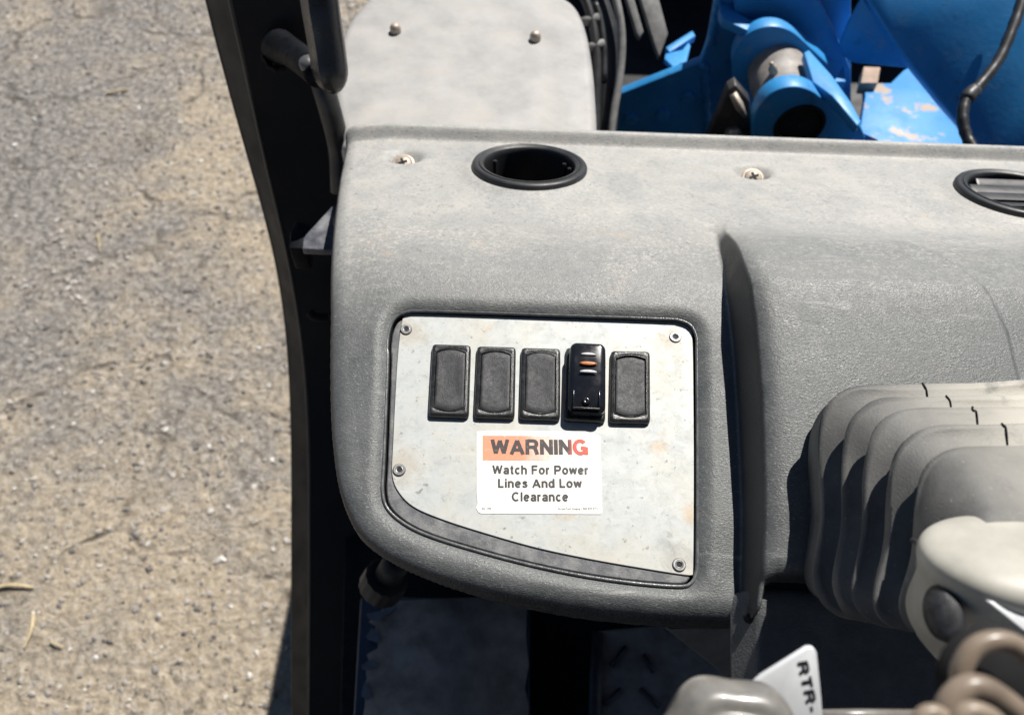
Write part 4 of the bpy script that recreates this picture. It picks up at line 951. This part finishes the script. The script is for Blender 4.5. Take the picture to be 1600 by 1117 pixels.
SEC = [(1580, 822, .315, 12, .003), (1578, 827, .313, 55, .012), (1572, 840, .310, 103, .022), (1570, 862, .307, 126, .028), (1570, 886, .307, 128, .030), (1571, 906, .311, 124, .030), (1571, 926, .317, 132, .030), (1569, 955, .325, 147, .031), (1568, 985, .334, 144, .030), (1571, 1020, .345, 118, .027), (1576, 1055, .355, 88, .022), (1582, 1100, .366, 66, .018), (1592, 1170, .380, 60, .016)]
lp = []
a = np.arange(28)*2*math.pi/28
for cx, cy, d, w_, dp in SEC:
    c0 = at(cx, cy, d); lp.append(c0+np.cos(a)[:, None]*CR*(w_*d/FPX)+np.sin(a)[:, None]*unit(CF+0.25*CU)*dp)
hd = mesh('handle', *loft(lp), M_CREAM, lever, subd=2)
bt = at(1479, 962, 0.2945); bx = unit(CR-0.42*CF); by = unit(CU-0.35*CF*-1+0.1*CR)
lp = [bt+sc*(np.cos(a)[:, None]*bx*0.0060+np.sin(a)[:, None]*by*0.0100)-CF*h for sc, h in ((1.05, -0.004), (1.0, 0.0), (0.92, 0.002), (0.7, 0.0034), (0.35, 0.004), (0.03, 0.0042))]
mesh('thumb_button', *loft(lp), M_RUB, hd)
mesh('shaft', *tube([at(1620, 880, 0.40), at(1590, 960, 0.345)], 0.010, 14), M_DGREY, lever)
pp = [at(x, y, d) for x, y, d in ((1541, 938, 0.285), (1680, 930, 0.285), (1700, 1030, 0.275), (1600, 985, 0.278))]
mesh('label_plate', *prism(pp, CF*0.003), simple('pale_plastic', (0.62, 0.64, 0.66), 0.35), lever, bevel=0.0008)
pin_ = [at(1425, 843, 0.350), at(1437, 848, 0.343), at(1452, 853, 0.335)]
mesh('wire_pin', *tube(pin_, 0.0011, 8), simple('dark_wire', (0.12, 0.12, 0.12), 0.4, 0.5), lever)

# ------------------------------------------------------------------ blurred near things along the bottom edge
M_TAN = simple('tan_vinyl', (0.27, 0.215, 0.165), 0.4, var=0.45, scale=45, dust=(0.10, 0.075, 0.055), dust_amt=0.8)
coil = thing('coiled_tube', 'blurred tan coiled tubing in the bottom right corner', 'tubing', tuple(at(1540, 1140, 0.24)))
for px, r_, d in (([(1500, 1070), (1504, 1040), (1522, 1012), (1555, 1000), (1590, 1009), (1625, 1042), (1660, 1090)], 16, 0.205),
                  ([(1474, 1130), (1486, 1095), (1510, 1074), (1540, 1076), (1580, 1103), (1625, 1143)], 20, 0.198),
                  ([(1428, 1150), (1440, 1120), (1458, 1112), (1478, 1124), (1488, 1150)], 13, 0.19), ([(1490, 1140), (1504, 1116), (1525, 1110), (1556, 1126), (1576, 1160)], 15, 0.188)):
    mesh('loop', *tube(spline([at(x, y, d) for x, y in px], 30), r_*d/FPX, 16), M_TAN, coil)
mesh('hub', *lathe([(0.0005, 0), (0.013, 0.0), (0.016, 0.008)], at(1575, 1078, 0.212), CF, CR, 24), M_VOID, coil)
knob = thing('clamp_knob', 'shiny grey lobed knob with a white tag at the bottom edge', 'knob', tuple(at(1130, 1180, 0.30)))
M_KN = simple('grey_gloss_plastic', (0.17, 0.165, 0.155), 0.30, var=0.35, scale=60, dust=(0.32, 0.28, 0.22), dust_amt=0.5, coat=0.25)
kc = at(1146, 1190, 0.262); kax = unit(-CF+0.35*CU); kx = unit(CR-np.dot(CR, kax)*kax); ky = np.cross(kax, kx)
a = np.arange(96)*2*math.pi/96; lb = 1+0.05*np.cos(6*a+0.6)
lp = [kc+kax*h+(r*(1+(lb-1)*k))[:, None]*(np.cos(a)[:, None]*kx+np.sin(a)[:, None]*ky) for r, h, k in ((np.full(96, .026), -.012, 1), (np.full(96, .0275), -.002, 1), (np.full(96, .0262), .0045, 1), (np.full(96, .0225), .0090, .8), (np.full(96, .0185), .0104, .6), (np.full(96, .0172), .0092, .5), (np.full(96, .0160), .0104, .4), (np.full(96, .010), .0135, .2), (np.full(96, .0004), .0145, 0))]
mesh('cap', *loft(lp), M_KN, knob)
tg = [(1168, 1076), (1190, 1056), (1235, 1028), (1262, 1011), (1272, 1011), (1277, 1020), (1284, 1090), (1290, 1180), (1180, 1180)]
TD = 0.285
tagm = mesh('tag', *prism([at(x, y, TD) for x, y in tg], CF*0.003), simple('white_tag_plastic', (0.66, 0.68, 0.70), 0.4, var=0.1), knob, bevel=0.0008)
text_mesh('lettering', 'RTR-', (1246, 1034), (1263, 1112), ((0.98, -0.18), 16.0), TD-0.0003, simple('tag_ink', (0.02, 0.02, 0.025), 0.5), tagm, lambda q, h: np.array([at(q[i][0], q[i][1], h[i]) for i in range(len(q))]), 0.22, 0.16)
mesh('rod', *tube([at(1240, 1118, 0.30), at(1340, 1116, 0.30), at(1460, 1117, 0.30)], 0.0022, 12), M_KN, knob)

mesh('lever_shaft', *tube([kc-kax*0.010, kc-kax*0.03+np.array([0, -0.01, -0.03]), np.array([kc[0]+0.01, kc[1]-0.04, 0.62])], 0.008, 12), M_DGREY, knob)
mesh('hose_tail', *tube(spline([at(1660, 1090, 0.205), at(1720, 1200, 0.22), np.array([0.22, -0.03, 1.30]), np.array([0.24, -0.06, 0.62])], 30), 16*0.205/FPX, 12), M_TAN, coil)
# unseen canopy added on the post, blocking sky light to deepen the shade
rz = 2.15
boxm('added_shade_roof', -0.55, 1.30, -1.30, 0.30, rz, rz+0.04, M_POST, post, 0.01)
mesh('added_roof_strut', *tube([A[0]*0.4+C_[0]*0.6, np.array([-0.32, 0.36, 1.85]), np.array([-0.34, 0.22, rz+0.005])], 0.03, 12), M_POST, post)
